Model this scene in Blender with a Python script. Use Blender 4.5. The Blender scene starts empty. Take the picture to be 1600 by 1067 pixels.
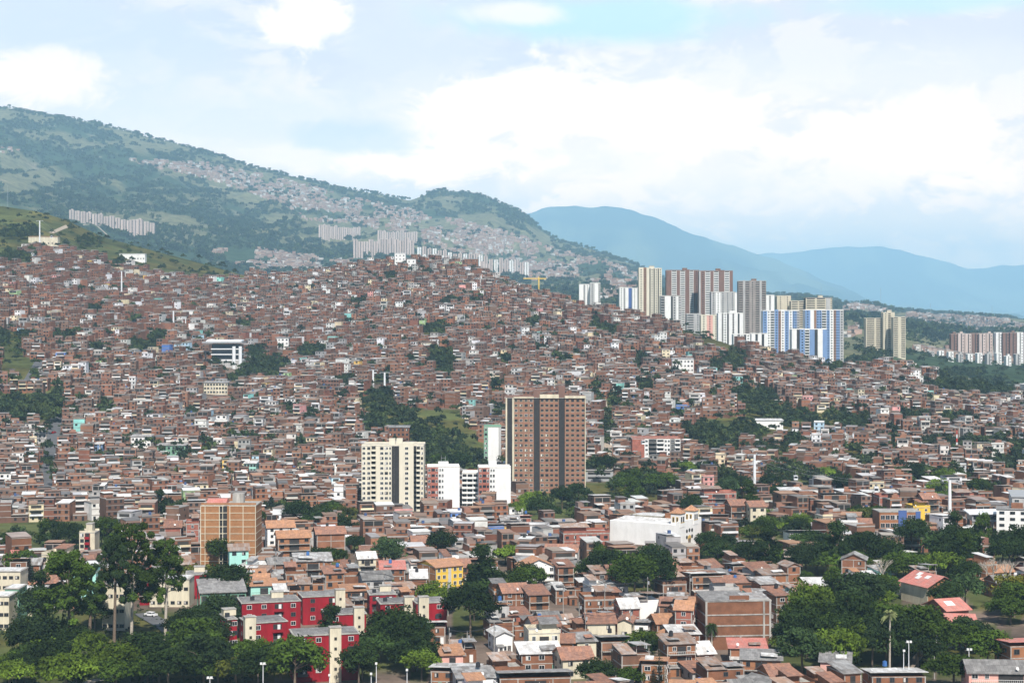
import bpy, math, random
import numpy as np
from mathutils import Vector
random.seed(7); RNG = np.random.default_rng(7)
R = math.radians
SC = bpy.context.scene
COL = SC.collection
# ------------------------------------------------------------------ camera, sky, sun, exposure
F = 2667.0; HY = 500.0                      # focal length in px of the 1600 px wide frame, row of the horizon
cd = bpy.data.cameras.new('camera'); cam = bpy.data.objects.new('camera', cd); COL.objects.link(cam)
cam.location = (0, 0, 0); cam.rotation_euler = (R(90), 0, 0)
cd.sensor_width = 36; cd.lens = 36*F/1600; cd.shift_y = (HY-533.5)/1600
cd.clip_start = 1; cd.clip_end = 90000
SC.camera = cam
SUN_EL, SUN_AZ = R(47), R(170)              # azimuth clockwise from +Y
SC.view_settings.view_transform = 'Standard'; SC.view_settings.look = 'None'
SC.view_settings.exposure = 0.32; SC.view_settings.gamma = 1.0
SC.render.engine = 'CYCLES'
SC.cycles.max_bounces = 5; SC.cycles.diffuse_bounces = 3; SC.cycles.glossy_bounces = 2
SC.cycles.transmission_bounces = 2; SC.cycles.volume_bounces = 3; SC.cycles.transparent_max_bounces = 8
SC.cycles.use_denoising = True
sd = bpy.data.lights.new('sun', 'SUN'); sun = bpy.data.objects.new('sun', sd); COL.objects.link(sun)
sd.energy = 5.0; sd.angle = R(0.6); sd.color = (1.0, 0.95, 0.87)
sv = Vector((math.sin(SUN_AZ)*math.cos(SUN_EL), math.cos(SUN_AZ)*math.cos(SUN_EL), math.sin(SUN_EL)))
sun.rotation_euler = sv.to_track_quat('Z', 'Y').to_euler()

def build_world():
    w = bpy.data.worlds.new('World'); SC.world = w; w.use_nodes = True
    nt = w.node_tree; N = nt.nodes; L = nt.links; N.clear()
    def nd(t, **k):
        n = N.new(t)
        for a, b in k.items(): setattr(n, a, b)
        return n
    def setv(s, v):
        if isinstance(v, bpy.types.NodeSocket): L.new(v, s)
        else: s.default_value = v
    def math_(op, a, b=0.0, clamp=False):
        n = nd('ShaderNodeMath', operation=op); n.use_clamp = clamp
        setv(n.inputs[0], a); setv(n.inputs[1], b); return n.outputs[0]
    def mix(f, a, b):
        n = nd('ShaderNodeMix', data_type='RGBA'); setv(n.inputs[0], f); setv(n.inputs[6], a); setv(n.inputs[7], b); return n.outputs[2]
    def sstep(v, lo, hi):
        n = nd('ShaderNodeMapRange', interpolation_type='SMOOTHSTEP'); setv(n.inputs[0], v)
        n.inputs[1].default_value = lo; n.inputs[2].default_value = hi; return n.outputs[0]
    tc = nd('ShaderNodeTexCoord').outputs['Generated']
    def noise(scale, det, rough, sz=2.2, dist=0.0, off=0.0):
        m = nd('ShaderNodeMapping'); L.new(tc, m.inputs[0]); m.inputs['Scale'].default_value = (1, 1, sz); m.inputs['Location'].default_value = (off, off*.7, off*.3)
        n = nd('ShaderNodeTexNoise'); L.new(m.outputs[0], n.inputs['Vector']); n.inputs['Scale'].default_value = scale
        n.inputs['Detail'].default_value = det; n.inputs['Roughness'].default_value = rough; n.inputs['Distortion'].default_value = dist
        return n.outputs[0]
    wob = math_('ADD', math_('MULTIPLY', noise(8, 4, .55, 1.5, 0.4, 3.1), .6), math_('MULTIPLY', noise(30, 7, .6, 1.6, 0.6, 8.3), .4))
    def blob(px, py, rx, ry, soft=.6, wobble=.9):
        d = Vector(((px-800)/F, 1, (HY-py)/F)).normalized()
        s = nd('ShaderNodeVectorMath', operation='SUBTRACT'); L.new(tc, s.inputs[0]); s.inputs[1].default_value = d
        m = nd('ShaderNodeVectorMath', operation='MULTIPLY'); L.new(s.outputs[0], m.inputs[0]); m.inputs[1].default_value = (F/rx, .5*F/rx, F/ry)
        l = nd('ShaderNodeVectorMath', operation='LENGTH'); L.new(m.outputs[0], l.inputs[0])
        v = math_('ADD', l.outputs['Value'], math_('MULTIPLY', math_('SUBTRACT', wob, .5), wobble*4))
        return math_('SUBTRACT', 1.0, sstep(v, 1-soft, 1+soft))
    sky = nd('ShaderNodeTexSky', sky_type='NISHITA'); sky.sun_disc = False
    sky.sun_elevation = SUN_EL; sky.sun_rotation = SUN_AZ; sky.altitude = 1500; sky.air_density = 1.0; sky.dust_density = .6
    # clouds: broad soft layer + billows, with openings
    big = noise(3.2, 3, .5, 3.0, .3, 1.7); bil = noise(11, 9, .58, 2.3, .9, 5.3); fine = noise(26, 8, .62, 2.0, .5, 9.9)
    c = mix(sstep(big, .36, .64), (6.4, 7.3, 8.6, 1), (7.6, 8.2, 9.0, 1))
    shade = math_('MULTIPLY', sstep(math_('ADD', bil, math_('MULTIPLY', math_('SUBTRACT', fine, .5), .6)), .46, .58), .9)
    c = mix(shade, c, (9.5, 9.6, 9.6, 1))
    def over(c, b, col, k): return mix(math_('MULTIPLY', b, k), c, col)
    soft_blue = (6.6, 7.9, 9.6, 1); white = (10.6, 10.5, 10.1, 1)
    c = over(c, blob(150, 60, 360, 90, .7, 1.0), soft_blue, .85)
    c = over(c, blob(420, 190, 300, 50, .7, 1.0), soft_blue, .75)
    c = over(c, blob(640, 70, 170, 90, .7, 1.1), (7.4, 8.3, 9.5, 1), .9)
    c = over(c, blob(560, 250, 300, 26, .8, 1.1), (8.6, 9.2, 9.8, 1), .8)
    c = over(c, blob(1380, 110, 330, 36, .9, .6), (8.7, 9.4, 10.0, 1), .6)
    c = over(c, blob(1300, 200, 420, 90, .9, 1.2), (9.8, 9.9, 9.9, 1), .3)
    c = over(c, blob(900, 215, 240, 80, .6, 1.4), white, .4)
    c = over(c, blob(455, 40, 84, 62, .28, 1.5), (12, 11.6, 10.8, 1), .95)
    c = over(c, blob(820, 170, 120, 60, .3, 1.6), (11.5, 11.2, 10.6, 1), .8)
    c = over(c, blob(1010, 190, 120, 50, .3, 1.6), (11.2, 11, 10.4, 1), .7)
    c = over(c, blob(1480, 240, 200, 60, .35, 1.5), (11.2, 11, 10.4, 1), .7)
    c = over(c, blob(1250, 290, 160, 30, .5, 1.5), (8.6, 9.2, 9.9, 1), .5)
    c = over(c, blob(930, 250, 90, 20, .5, 1.5), (8.2, 8.9, 9.9, 1), .5)
    c = over(c, blob(20, 118, 110, 34, .4, 1.4), white, .95)
    c = over(c, blob(690, 245, 120, 36, .35, 1.5), (11.4, 11.1, 10.4, 1), .9)
    c = over(c, blob(545, 214, 78, 22, .5, 1.4), (5.2, 6.9, 9.2, 1), .85)
    c = over(c, blob(950, 28, 210, 30, .6, .7), (5.4, 8.9, 9.9, 1), .9)
    c = over(c, blob(1500, 0, 190, 18, .7, .6), (5.6, 8.9, 9.9, 1), .8)
    c = over(c, blob(800, 20, 70, 16, .5, .9), white, .8)
    # openings overhead and behind, where the blue sky shows
    gap = sstep(noise(2.3, 5, .55, 1.6, .3, 12.0), .44, .56)
    sep = nd('ShaderNodeSeparateXYZ'); L.new(tc, sep.inputs[0])
    up = sstep(sep.outputs[2], .20, .42)
    back = sstep(math_('MULTIPLY', sep.outputs[1], -1.0), -.3, .3)
    where = math_('MAXIMUM', up, back)
    f = math_('MULTIPLY', gap, where)
    low = math_('POWER', math_('MAXIMUM', math_('SUBTRACT', 1.0, math_('MULTIPLY', sep.outputs[2], 1/.17)), 0.0), 1.7)   # the sunlit cloud bank low over the valley
    low = math_('MULTIPLY', math_('MINIMUM', low, 1.0), math_('SUBTRACT', 1.0, back))
    cl = nd('ShaderNodeVectorMath', operation='MULTIPLY'); L.new(c, cl.inputs[0]); L.new(mix(low, (1.22, 1.04, .99, 1), (5.0, 3.0, 1.5, 1)), cl.inputs[1])
    dim = mix(where, cl.outputs[0], (.55, .95, 1.9, 1))  # unseen sky overhead and behind darkened to cut ambient light and deepen shadows
    out = mix(f, dim, sky.outputs[0])
    bg = nd('ShaderNodeBackground'); L.new(out, bg.inputs[0]); bg.inputs[1].default_value = .1
    o = nd('ShaderNodeOutputWorld'); L.new(bg.outputs[0], o.inputs[0])
build_world()

# ------------------------------------------------------------------ helpers: custom properties, materials, meshes
def tag(o, label=None, cat=None, group=None, kind=None):
    if label: o['label'] = label
    if cat: o['category'] = cat
    if group: o['group'] = group
    if kind: o['kind'] = kind
    return o
def empty(name, loc, rz=0.0, s=1.0):
    o = bpy.data.objects.new(name, None); COL.objects.link(o); o.location = loc; o.rotation_euler = (0, 0, rz); o.scale = (s, s, s); o.empty_display_size = .5
    return o
MATS = {}
def mat(name, col, rough=.85, var=.22, scale=.6, kind='noise', col2=None, objvar=.0, bump=0.0, spec=.25, metal=0.0):
    if name in MATS: return MATS[name]
    m = bpy.data.materials.new(name); m.use_nodes = True; nt = m.node_tree; N = nt.nodes; L = nt.links
    b = N['Principled BSDF']; b.inputs['Roughness'].default_value = rough; b.inputs['Specular IOR Level'].default_value = spec; b.inputs['Metallic'].default_value = metal
    tc = N.new('ShaderNodeTexCoord')
    mp = N.new('ShaderNodeMapping'); L.new(tc.outputs['Object'], mp.inputs[0])
    if kind == 'streak': mp.inputs['Scale'].default_value = (1, 1, .22)
    n = N.new('ShaderNodeTexNoise'); L.new(mp.outputs[0], n.inputs['Vector']); n.inputs['Scale'].default_value = scale; n.inputs['Detail'].default_value = 8; n.inputs['Roughness'].default_value = .65
    if kind == 'attr':
        a = N.new('ShaderNodeAttribute'); a.attribute_name = 'tint'; base = a.outputs['Color']
    elif kind == 'panel':        # roof sheets laid side by side, each weathered differently
        br = N.new('ShaderNodeTexBrick'); L.new(mp.outputs[0], br.inputs['Vector']); br.inputs['Color1'].default_value = (*col, 1); br.inputs['Color2'].default_value = (*(col2 or col), 1)
        br.inputs['Mortar'].default_value = (*[c*.45 for c in col], 1); br.inputs['Scale'].default_value = 1.0; br.inputs['Mortar Size'].default_value = .02
        br.inputs['Brick Width'].default_value = .95; br.inputs['Row Height'].default_value = 2.4; br.inputs['Bias'].default_value = -.1; base = br.outputs[0]
    elif kind == 'brick':
        br = N.new('ShaderNodeTexBrick'); sw = N.new('ShaderNodeVectorMath'); sw.operation = 'MULTIPLY_ADD'
        sx = N.new('ShaderNodeSeparateXYZ'); L.new(tc.outputs['Object'], sx.inputs[0]); ad = N.new('ShaderNodeMath'); L.new(sx.outputs[0], ad.inputs[0]); L.new(sx.outputs[1], ad.inputs[1])
        cb = N.new('ShaderNodeCombineXYZ'); L.new(ad.outputs[0], cb.inputs[0]); L.new(sx.outputs[2], cb.inputs[1]); L.new(cb.outputs[0], br.inputs['Vector'])
        br.inputs['Color1'].default_value = (*col, 1); br.inputs['Color2'].default_value = (*[c*.8 for c in col], 1); br.inputs['Mortar'].default_value = (*[min(1, c*.6+.10) for c in col], 1)
        br.inputs['Scale'].default_value = 1.0; br.inputs['Mortar Size'].default_value = .012; br.inputs['Brick Width'].default_value = .40; br.inputs['Row Height'].default_value = .18; base = br.outputs[0]
    else:
        rgb = N.new('ShaderNodeRGB'); rgb.outputs[0].default_value = (*col, 1); base = rgb.outputs[0]
    if col2 and kind != 'panel':
        n2 = N.new('ShaderNodeTexNoise'); L.new(tc.outputs['Object'], n2.inputs['Vector']); n2.inputs['Scale'].default_value = scale*.45; n2.inputs['Detail'].default_value = 6; n2.inputs['Roughness'].default_value = .6
        r2 = N.new('ShaderNodeMapRange'); L.new(n2.outputs[0], r2.inputs[0]); r2.inputs[1].default_value = .42; r2.inputs[2].default_value = .6
        mx = N.new('ShaderNodeMix'); mx.data_type = 'RGBA'; L.new(r2.outputs[0], mx.inputs[0]); L.new(base, mx.inputs[6]); mx.inputs[7].default_value = (*col2, 1); base = mx.outputs[2]
    mr = N.new('ShaderNodeMapRange'); L.new(n.outputs[0], mr.inputs[0]); mr.inputs[1].default_value = .3; mr.inputs[2].default_value = .7
    mr.inputs[3].default_value = 1-var; mr.inputs[4].default_value = 1+var; val = mr.outputs[0]
    if objvar:
        oi = N.new('ShaderNodeObjectInfo'); m2 = N.new('ShaderNodeMapRange'); L.new(oi.outputs['Random'], m2.inputs[0]); m2.inputs[3].default_value = 1-objvar; m2.inputs[4].default_value = 1+objvar
        mm = N.new('ShaderNodeMath'); mm.operation = 'MULTIPLY'; L.new(val, mm.inputs[0]); L.new(m2.outputs[0], mm.inputs[1]); val = mm.outputs[0]
    sc = N.new('ShaderNodeVectorMath'); sc.operation = 'SCALE'; L.new(base, sc.inputs[0]); L.new(val, sc.inputs['Scale']); L.new(sc.outputs[0], b.inputs['Base Color'])
    if bump:
        wv = N.new('ShaderNodeTexWave'); L.new(tc.outputs['Object'], wv.inputs[0]); wv.inputs['Scale'].default_value = 2.6; bp = N.new('ShaderNodeBump'); bp.inputs['Strength'].default_value = bump
        bp.inputs['Distance'].default_value = .06; L.new(wv.outputs[0], bp.inputs['Height']); L.new(bp.outputs[0], b.inputs['Normal'])
    MATS[name] = m; return m
mat('brick', (.26, .105, .050), kind='brick', var=.3, scale=.35, objvar=.16, col2=(.20, .088, .048))
mat('brick_orange', (.33, .14, .060), kind='brick', var=.25, scale=.35, objvar=.12, col2=(.26, .11, .052))
mat('brick_brown', (.20, .098, .058), kind='brick', var=.3, scale=.35, objvar=.15, col2=(.24, .11, .062))
mat('brick_red', (.36, .115, .075), kind='brick', var=.3, scale=.35, objvar=.12)
mat('concrete', (.36, .34, .31), kind='streak', var=.4, scale=.8)
mat('plaster_white', (.80, .79, .77), kind='streak', var=.07, scale=.5, col2=(.75, .74, .715))
mat('plaster_cream', (.60, .54, .41), kind='streak', var=.25, scale=.5)
mat('plaster_grey', (.42, .41, .40), kind='streak', var=.2, scale=.5)
mat('plaster_yellow', (.72, .48, .07), kind='streak', var=.12, scale=.5)
mat('plaster_green', (.18, .33, .24), kind='streak', var=.12, scale=.5)
mat('plaster_mint', (.36, .66, .58), kind='streak', var=.1, scale=.5)
mat('plaster_pink', (.68, .38, .32), kind='streak', var=.15, scale=.5)
mat('plaster_blue', (.07, .12, .30), kind='streak', var=.12, scale=.5)
mat('plaster_skyblue', (.18, .28, .48), kind='streak', var=.12, scale=.5)
mat('red_paint', (.26, .006, .015), kind='streak', var=.32, scale=.5, rough=.7)
mat('glass', (.02, .024, .03), rough=.25, var=.4, scale=2.0, objvar=.5, spec=.5)
mat('curtain', (.50, .48, .45), var=.2, scale=2, objvar=.3)
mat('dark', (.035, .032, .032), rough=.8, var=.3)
mat('frame_white', (.70, .70, .68), rough=.5, var=.08)
mat('frame_dark', (.10, .09, .085), rough=.5, var=.1)
mat('tin', (.40, .39, .38), kind='panel', col2=(.22, .19, .17), var=.45, scale=.5, bump=.5, rough=.55, objvar=.25)
mat('tin_white', (.76, .75, .73), kind='panel', col2=(.52, .49, .46), var=.28, scale=.4, bump=.5, rough=.5, objvar=.1)
mat('tin_rust', (.33, .21, .15), kind='panel', col2=(.38, .33, .30), var=.3, scale=.5, bump=.5, rough=.8, objvar=.2)
mat('tin_red', (.58, .21, .17), kind='panel', col2=(.52, .25, .21), var=.2, scale=.5, bump=.5, rough=.7)
mat('asbestos', (.20, .19, .185), kind='panel', col2=(.28, .27, .26), var=.35, scale=.6, bump=.6, objvar=.25)
mat('tile', (.38, .19, .125), kind='panel', col2=(.27, .155, .12), var=.35, scale=1.2, bump=.8, objvar=.2)
mat('tile_orange', (.52, .27, .15), kind='panel', col2=(.46, .25, .16), var=.3, scale=1.0, bump=.8, objvar=.12)
mat('tank', (.03, .03, .035), rough=.5)
mat('tank_blue', (.05, .14, .36), rough=.5)
mat('steel_white', (.75, .76, .77), rough=.5, var=.06)
mat('steel_grey', (.34, .35, .36), rough=.5, var=.1)
mat('slab_dark', (.12, .115, .11), var=.3)
mat('trunk', (.16, .12, .09), var=.35, scale=3)
mat('trunk_pale', (.42, .37, .31), var=.3, scale=2)
mat('asphalt', (.115, .115, .12), var=.2, scale=.3)
mat('path', (.40, .33, .26), var=.2, scale=.8)
mat('car_white', (.75, .75, .75), rough=.3, var=.03); mat('car_red', (.45, .03, .03), rough=.3, var=.03); mat('car_grey', (.2, .21, .23), rough=.3, var=.03)
mat('tyre', (.02, .02, .02)); mat('gold_paint', (.60, .40, .12), rough=.7); mat('mast_red', (.55, .06, .04)); mat('crane_yellow', (.75, .5, .08))
mat('building', (.5, .5, .5), kind='attr', var=.24, scale=.22, rough=.9)

_BOXF = [(0, 1, 5, 4), (1, 2, 6, 5), (2, 3, 7, 6), (3, 0, 4, 7), (4, 5, 6, 7), (3, 2, 1, 0)]
class MB:
    """collects shapes in one mesh"""
    def __init__(s): s.v = []; s.f = []; s.m = []; s.names = []
    def mi(s, m):
        if m not in s.names: s.names.append(m)
        return s.names.index(m)
    def add(s, vs, fs, m):
        o = len(s.v); s.v += [tuple(p) for p in vs]; k = s.mi(m)
        for f in fs: s.f.append(tuple(i+o for i in f)); s.m.append(k)
    def box(s, cx, cy, z0, sx, sy, sz, m, yaw=0.0, tilt=0.0, tx=0.0):
        """centre x, y; bottom z; tilt raises +y edge, tx raises +x edge"""
        c, n = math.cos(yaw), math.sin(yaw); vs = []
        for z in (0, sz):
            for x, y in ((-1, -1), (1, -1), (1, 1), (-1, 1)):
                X = x*sx/2; Y = y*sy/2; vs.append((cx+X*c-Y*n, cy+X*n+Y*c, z0+z+tilt*Y+tx*X))
        s.add(vs, _BOXF, m)
    def prism(s, cx, cy, z0, sx, sy, h, m, along='x'):
        """gable solid: ridge runs along x (or y)"""
        a, b = sx/2, sy/2
        if along == 'x': vs = [(-a, -b, 0), (a, -b, 0), (a, b, 0), (-a, b, 0), (-a, 0, h), (a, 0, h)]; fs = [(0, 1, 5, 4), (2, 3, 4, 5), (1, 2, 5), (3, 0, 4), (3, 2, 1, 0)]
        else: vs = [(-a, -b, 0), (a, -b, 0), (a, b, 0), (-a, b, 0), (0, -b, h), (0, b, h)]; fs = [(1, 2, 5, 4), (3, 0, 4, 5), (0, 1, 4), (2, 3, 5), (3, 2, 1, 0)]
        s.add([(x+cx, y+cy, z+z0) for x, y, z in vs], fs, m)
    def gable(s, cx, cy, z0, sx, sy, h, m, along='x', t=.18, ov=.6):
        """two sloping roof slabs with overhang"""
        A, B = (sx/2+ov, sy/2) if along == 'x' else (sy/2+ov, sx/2)
        k = h/B; B2 = B+ov
        for sg in (1, -1):
            vs = []
            for zz in (0, t):
                for a_, b_ in ((-A, 0), (A, 0), (A, B2), (-A, B2)):
                    x, y = (a_, b_*sg) if along == 'x' else (b_*sg, a_)
                    vs.append((cx+x, cy+y, z0+h-b_*k+zz+.02))
            s.add(vs, _BOXF, m)
    def tube(s, p, q, r0, r1, m, n=8):
        p = Vector(p); q = Vector(q); d = (q-p).normalized(); a = d.orthogonal().normalized(); b = d.cross(a); vs = []
        for c, r in ((p, r0), (q, r1)):
            for i in range(n):
                t = 2*math.pi*i/n; vs.append(c+a*(math.cos(t)*r)+b*(math.sin(t)*r))
        s.add(vs, [(i, (i+1) % n, n+(i+1) % n, n+i) for i in range(n)]+[tuple(range(n-1, -1, -1)), tuple(range(n, 2*n))], m)
    def dome(s, cx, cy, z0, r, h, m, n=12, k=4):
        vs = [(cx, cy, z0+h)]; fs = []
        for j in range(1, k+1):
            t = math.pi/2*j/k
            for i in range(n): a = 2*math.pi*i/n; vs.append((cx+r*math.sin(t)*math.cos(a), cy+r*math.sin(t)*math.sin(a), z0+h*math.cos(t)))
        for i in range(n): fs.append((0, 1+i, 1+(i+1) % n))
        for j in range(k-1):
            for i in range(n): fs.append((1+j*n+i, 1+(j+1)*n+i, 1+(j+1)*n+(i+1) % n, 1+j*n+(i+1) % n))
        s.add(vs, fs, m)
    def mesh(s, name):
        me = bpy.data.meshes.new(name); me.from_pydata(s.v, [], s.f)
        for n in s.names: me.materials.append(MATS[n])
        me.polygons.foreach_set('material_index', s.m); me.update(); return me
    def build(s, name, parent=None, loc=None, label=None):
        o = bpy.data.objects.new(name, s.mesh(name)); COL.objects.link(o)
        if parent: o.parent = parent
        if loc: o.location = loc
        if label: o['label'] = label
        return o
def np_mesh(name, V, Fq, tint=None, material='building', smooth=False):
    """big mesh from numpy arrays; Fq: (n,4) or (n,3); tint per face"""
    me = bpy.data.meshes.new(name); k = Fq.shape[1]; n = len(Fq)
    me.vertices.add(len(V)); me.vertices.foreach_set('co', np.ascontiguousarray(V, dtype=np.float32).ravel())
    me.loops.add(n*k); me.loops.foreach_set('vertex_index', np.ascontiguousarray(Fq, dtype=np.int32).ravel())
    me.polygons.add(n); me.polygons.foreach_set('loop_start', np.arange(0, n*k, k, dtype=np.int32))
    me.polygons.foreach_set('loop_total', np.full(n, k, dtype=np.int32))
    if tint is not None:
        a = me.attributes.new('tint', 'FLOAT_COLOR', 'FACE'); a.data.foreach_set('color', np.concatenate([tint, np.ones((n, 1))], 1).astype(np.float32).ravel())
    me.materials.append(MATS[material] if isinstance(material, str) else material)
    me.update(calc_edges=True)
    if not smooth: me.polygons.foreach_set('use_smooth', np.zeros(n, bool))
    return me

# ------------------------------------------------------------------ terrain
def vnoise(x, y, seed=0):
    xi = np.floor(x).astype(np.int64); yi = np.floor(y).astype(np.int64); fx = x-xi; fy = y-yi
    fx = fx*fx*(3-2*fx); fy = fy*fy*(3-2*fy)
    def h(a, b):
        n = (a*374761393+b*668265263+seed*1442695041) & 0xffffffff
        n = ((n ^ (n >> 13))*1274126177) & 0xffffffff
        return ((n ^ (n >> 16)) & 0xffff)/65535.0
    return (h(xi, yi)*(1-fx)+h(xi+1, yi)*fx)*(1-fy)+(h(xi, yi+1)*(1-fx)+h(xi+1, yi+1)*fx)*fy
def fbm(x, y, oct=4, seed=0):
    s = 0; a = 1; t = 0
    for i in range(oct): s = s+a*vnoise(x*2**i, y*2**i, seed+i); t += a; a *= .5
    return s/t
def I(x, *kv): return np.interp(x, kv[0::2], kv[1::2])
Z0 = -95.0
def profile(x):
    """knots (distance, height) of the ground along image column x"""
    ra = I(x, -500,300, 0,322, 60,330, 100,342, 165,371, 250,395, 375,428, 430,434, 500,427, 570,417, 640,411, 700,413, 745,421, 780,441, 830,461, 900,481, 960,490, 1000,502, 1060,514, 1100,524, 1200,558, 1300,574, 1400,576, 1450,586, 1520,604, 1600,612, 2100,625)
    dr = I(x, -500,2400, 0,2300, 375,2300, 640,2200, 800,2100, 1000,1850, 1200,1650, 1600,1700, 2100,1700)
    zr = (HY-ra)*dr/F
    d4 = I(x, -500,4300, 800,4300, 1000,2350, 1100,2250, 1400,2300, 2100,2500)
    r4 = I(x, -500,350, 0,352, 100,362, 165,385, 375,442, 640,430, 745,436, 830,474, 900,492, 1000,500, 1100,512, 1200,540, 1320,552, 1400,555, 1500,578, 2100,590)
    d5 = I(x, -500,6000, 850,6000, 1100,4300, 2100,4000)
    r5 = I(x, -500,290, 0,282, 200,305, 400,345, 600,368, 800,415, 900,432, 1000,452, 1100,480, 1200,485, 1320,505, 1450,520, 1600,530, 2100,540)
    d6 = I(x, -500,8000, 850,8000, 1000,7200, 2100,6600)
    r6 = I(x, -500,110, 0,166, 60,178, 150,193, 250,218, 330,240, 400,262, 450,274, 520,290, 600,306, 640,314, 665,305, 690,297, 730,300, 780,317, 820,335, 850,361, 875,379, 920,388, 990,414, 1060,450, 1130,460, 1200,462, 1260,465, 1320,474, 1400,486, 1500,494, 1600,502, 2100,506)
    z4, z5, z6 = (HY-r4)*d4/F, (HY-r5)*d5/F, (HY-r6)*d6/F
    rm1 = I(x, -500,345, 500,335, 800,333, 850,326, 900,320, 960,323, 1000,331, 1050,348, 1100,363, 1150,380, 1200,400, 1250,422, 1300,446, 1400,482, 1600,510, 2100,520)
    rm2 = I(x, -500,400, 900,400, 1200,394, 1260,389, 1320,385, 1400,387, 1440,396, 1480,406, 1510,416, 1550,418, 1600,412, 2100,390)
    zm1, zm2 = (HY-rm1)*22000/F, (HY-rm2)*31000/F
    d = np.stack([20+0*x, 950+0*x, dr, dr+260, d4, d5, d6, d6+1500, 15000+0*x, 22000+0*x, 26000+0*x, 31000+0*x, 38000+0*x])
    z = np.stack([Z0+0*x, Z0+0*x, zr, zr-40, z4, z5, z6, z6-130, -150+0*x, zm1, zm1*.3, zm2, -250+0*x])
    return d, z
EX = [1, 1.0, 1.18, 1, 1, 1.05, 1.08, 1, 1, 1.25, 1, 1.2, 1]
WS = 1.35
def warp(d): d = np.asarray(d, float); return np.where(d > 3000, 3000+(d-3000)*WS, d)
def unwarp(d): d = np.asarray(d, float); return np.where(d > 3000, 3000+(d-3000)/WS, d)
def heights(x, d):
    dp = unwarp(d); return heights_(x, dp)*d/dp
def heights_(x, d):
    """x: columns (n,), d: distances (n,) -> heights"""
    D, Z = profile(x); out = np.full(d.shape, Z0)
    for k in range(1, len(EX)):
        s = np.clip((d-D[k-1])/(D[k]-D[k-1]), 0, 1)
        out = np.where(d >= D[k-1], Z[k-1]+(Z[k]-Z[k-1])*s**EX[k], out)
    X = (x-800)/F*d
    amp = np.interp(d, [0, 900, 1300, 2000, 2600, 4300, 6500, 9500, 14000, 22000, 38000], [.0, .5, 5, 5, 8, 20, 55, 45, 90, 220, 220])
    nz = fbm(X/300+31, d/340+17, 4, 3)-.5; nf = fbm(X/1300+5, d/1500+9, 5, 11)-.5
    w = np.clip((d-9500)/6000, 0, 1)
    rl = ((1-np.abs(fbm(X/1300+3, d/3600+1, 4, 21)*2-1))-.75)*(1-np.exp(-((d-22000)/2200)**2)*.85)*(1-np.exp(-((d-31000)/2600)**2)*.85)*w*750
    ridge = np.exp(-((d-D[6])/550)**2)*.75
    sp = np.where((d > D[3]) & (d < D[6]), np.sin(np.pi*np.clip((d-D[4])/(D[6]-D[4]), 0, 1))*(1-np.abs(fbm(X/230+2, d/1500+4, 3, 31)*2-1)-.75)*95, 0)
    far_r = np.exp(-((d-22000)/2600)**2)+np.exp(-((d-31000)/3000)**2); nr = (fbm(X/420+5, d/3000+9, 4, 51)-.5)*130
    return out+amp*(nz*(1-w)*(1-ridge)+nf*w*(1-.9*np.clip(far_r, 0, 1)))+nr*w+rl+sp
def ground(X, Y):
    X = np.atleast_1d(np.asarray(X, float)); Y = np.atleast_1d(np.asarray(Y, float))
    return heights(800+F*X/Y, Y)
def gz(X, Y): return float(ground(X, Y)[0])
DS = warp(np.concatenate([np.arange(300, 2600, 6.0), np.arange(2600, 8600, 16.0)]))
def hit(px, row):
    """distance at which the ground shows at this pixel of the view"""
    z = heights(np.full(DS.shape, float(px)), DS); rows = HY-F*z/DS
    i = np.argmax(rows <= row)
    if rows[i] > row: return float(DS[-1])
    return float(DS[i])
def P(px, d): return ((px-800)/F*d, d)

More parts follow.
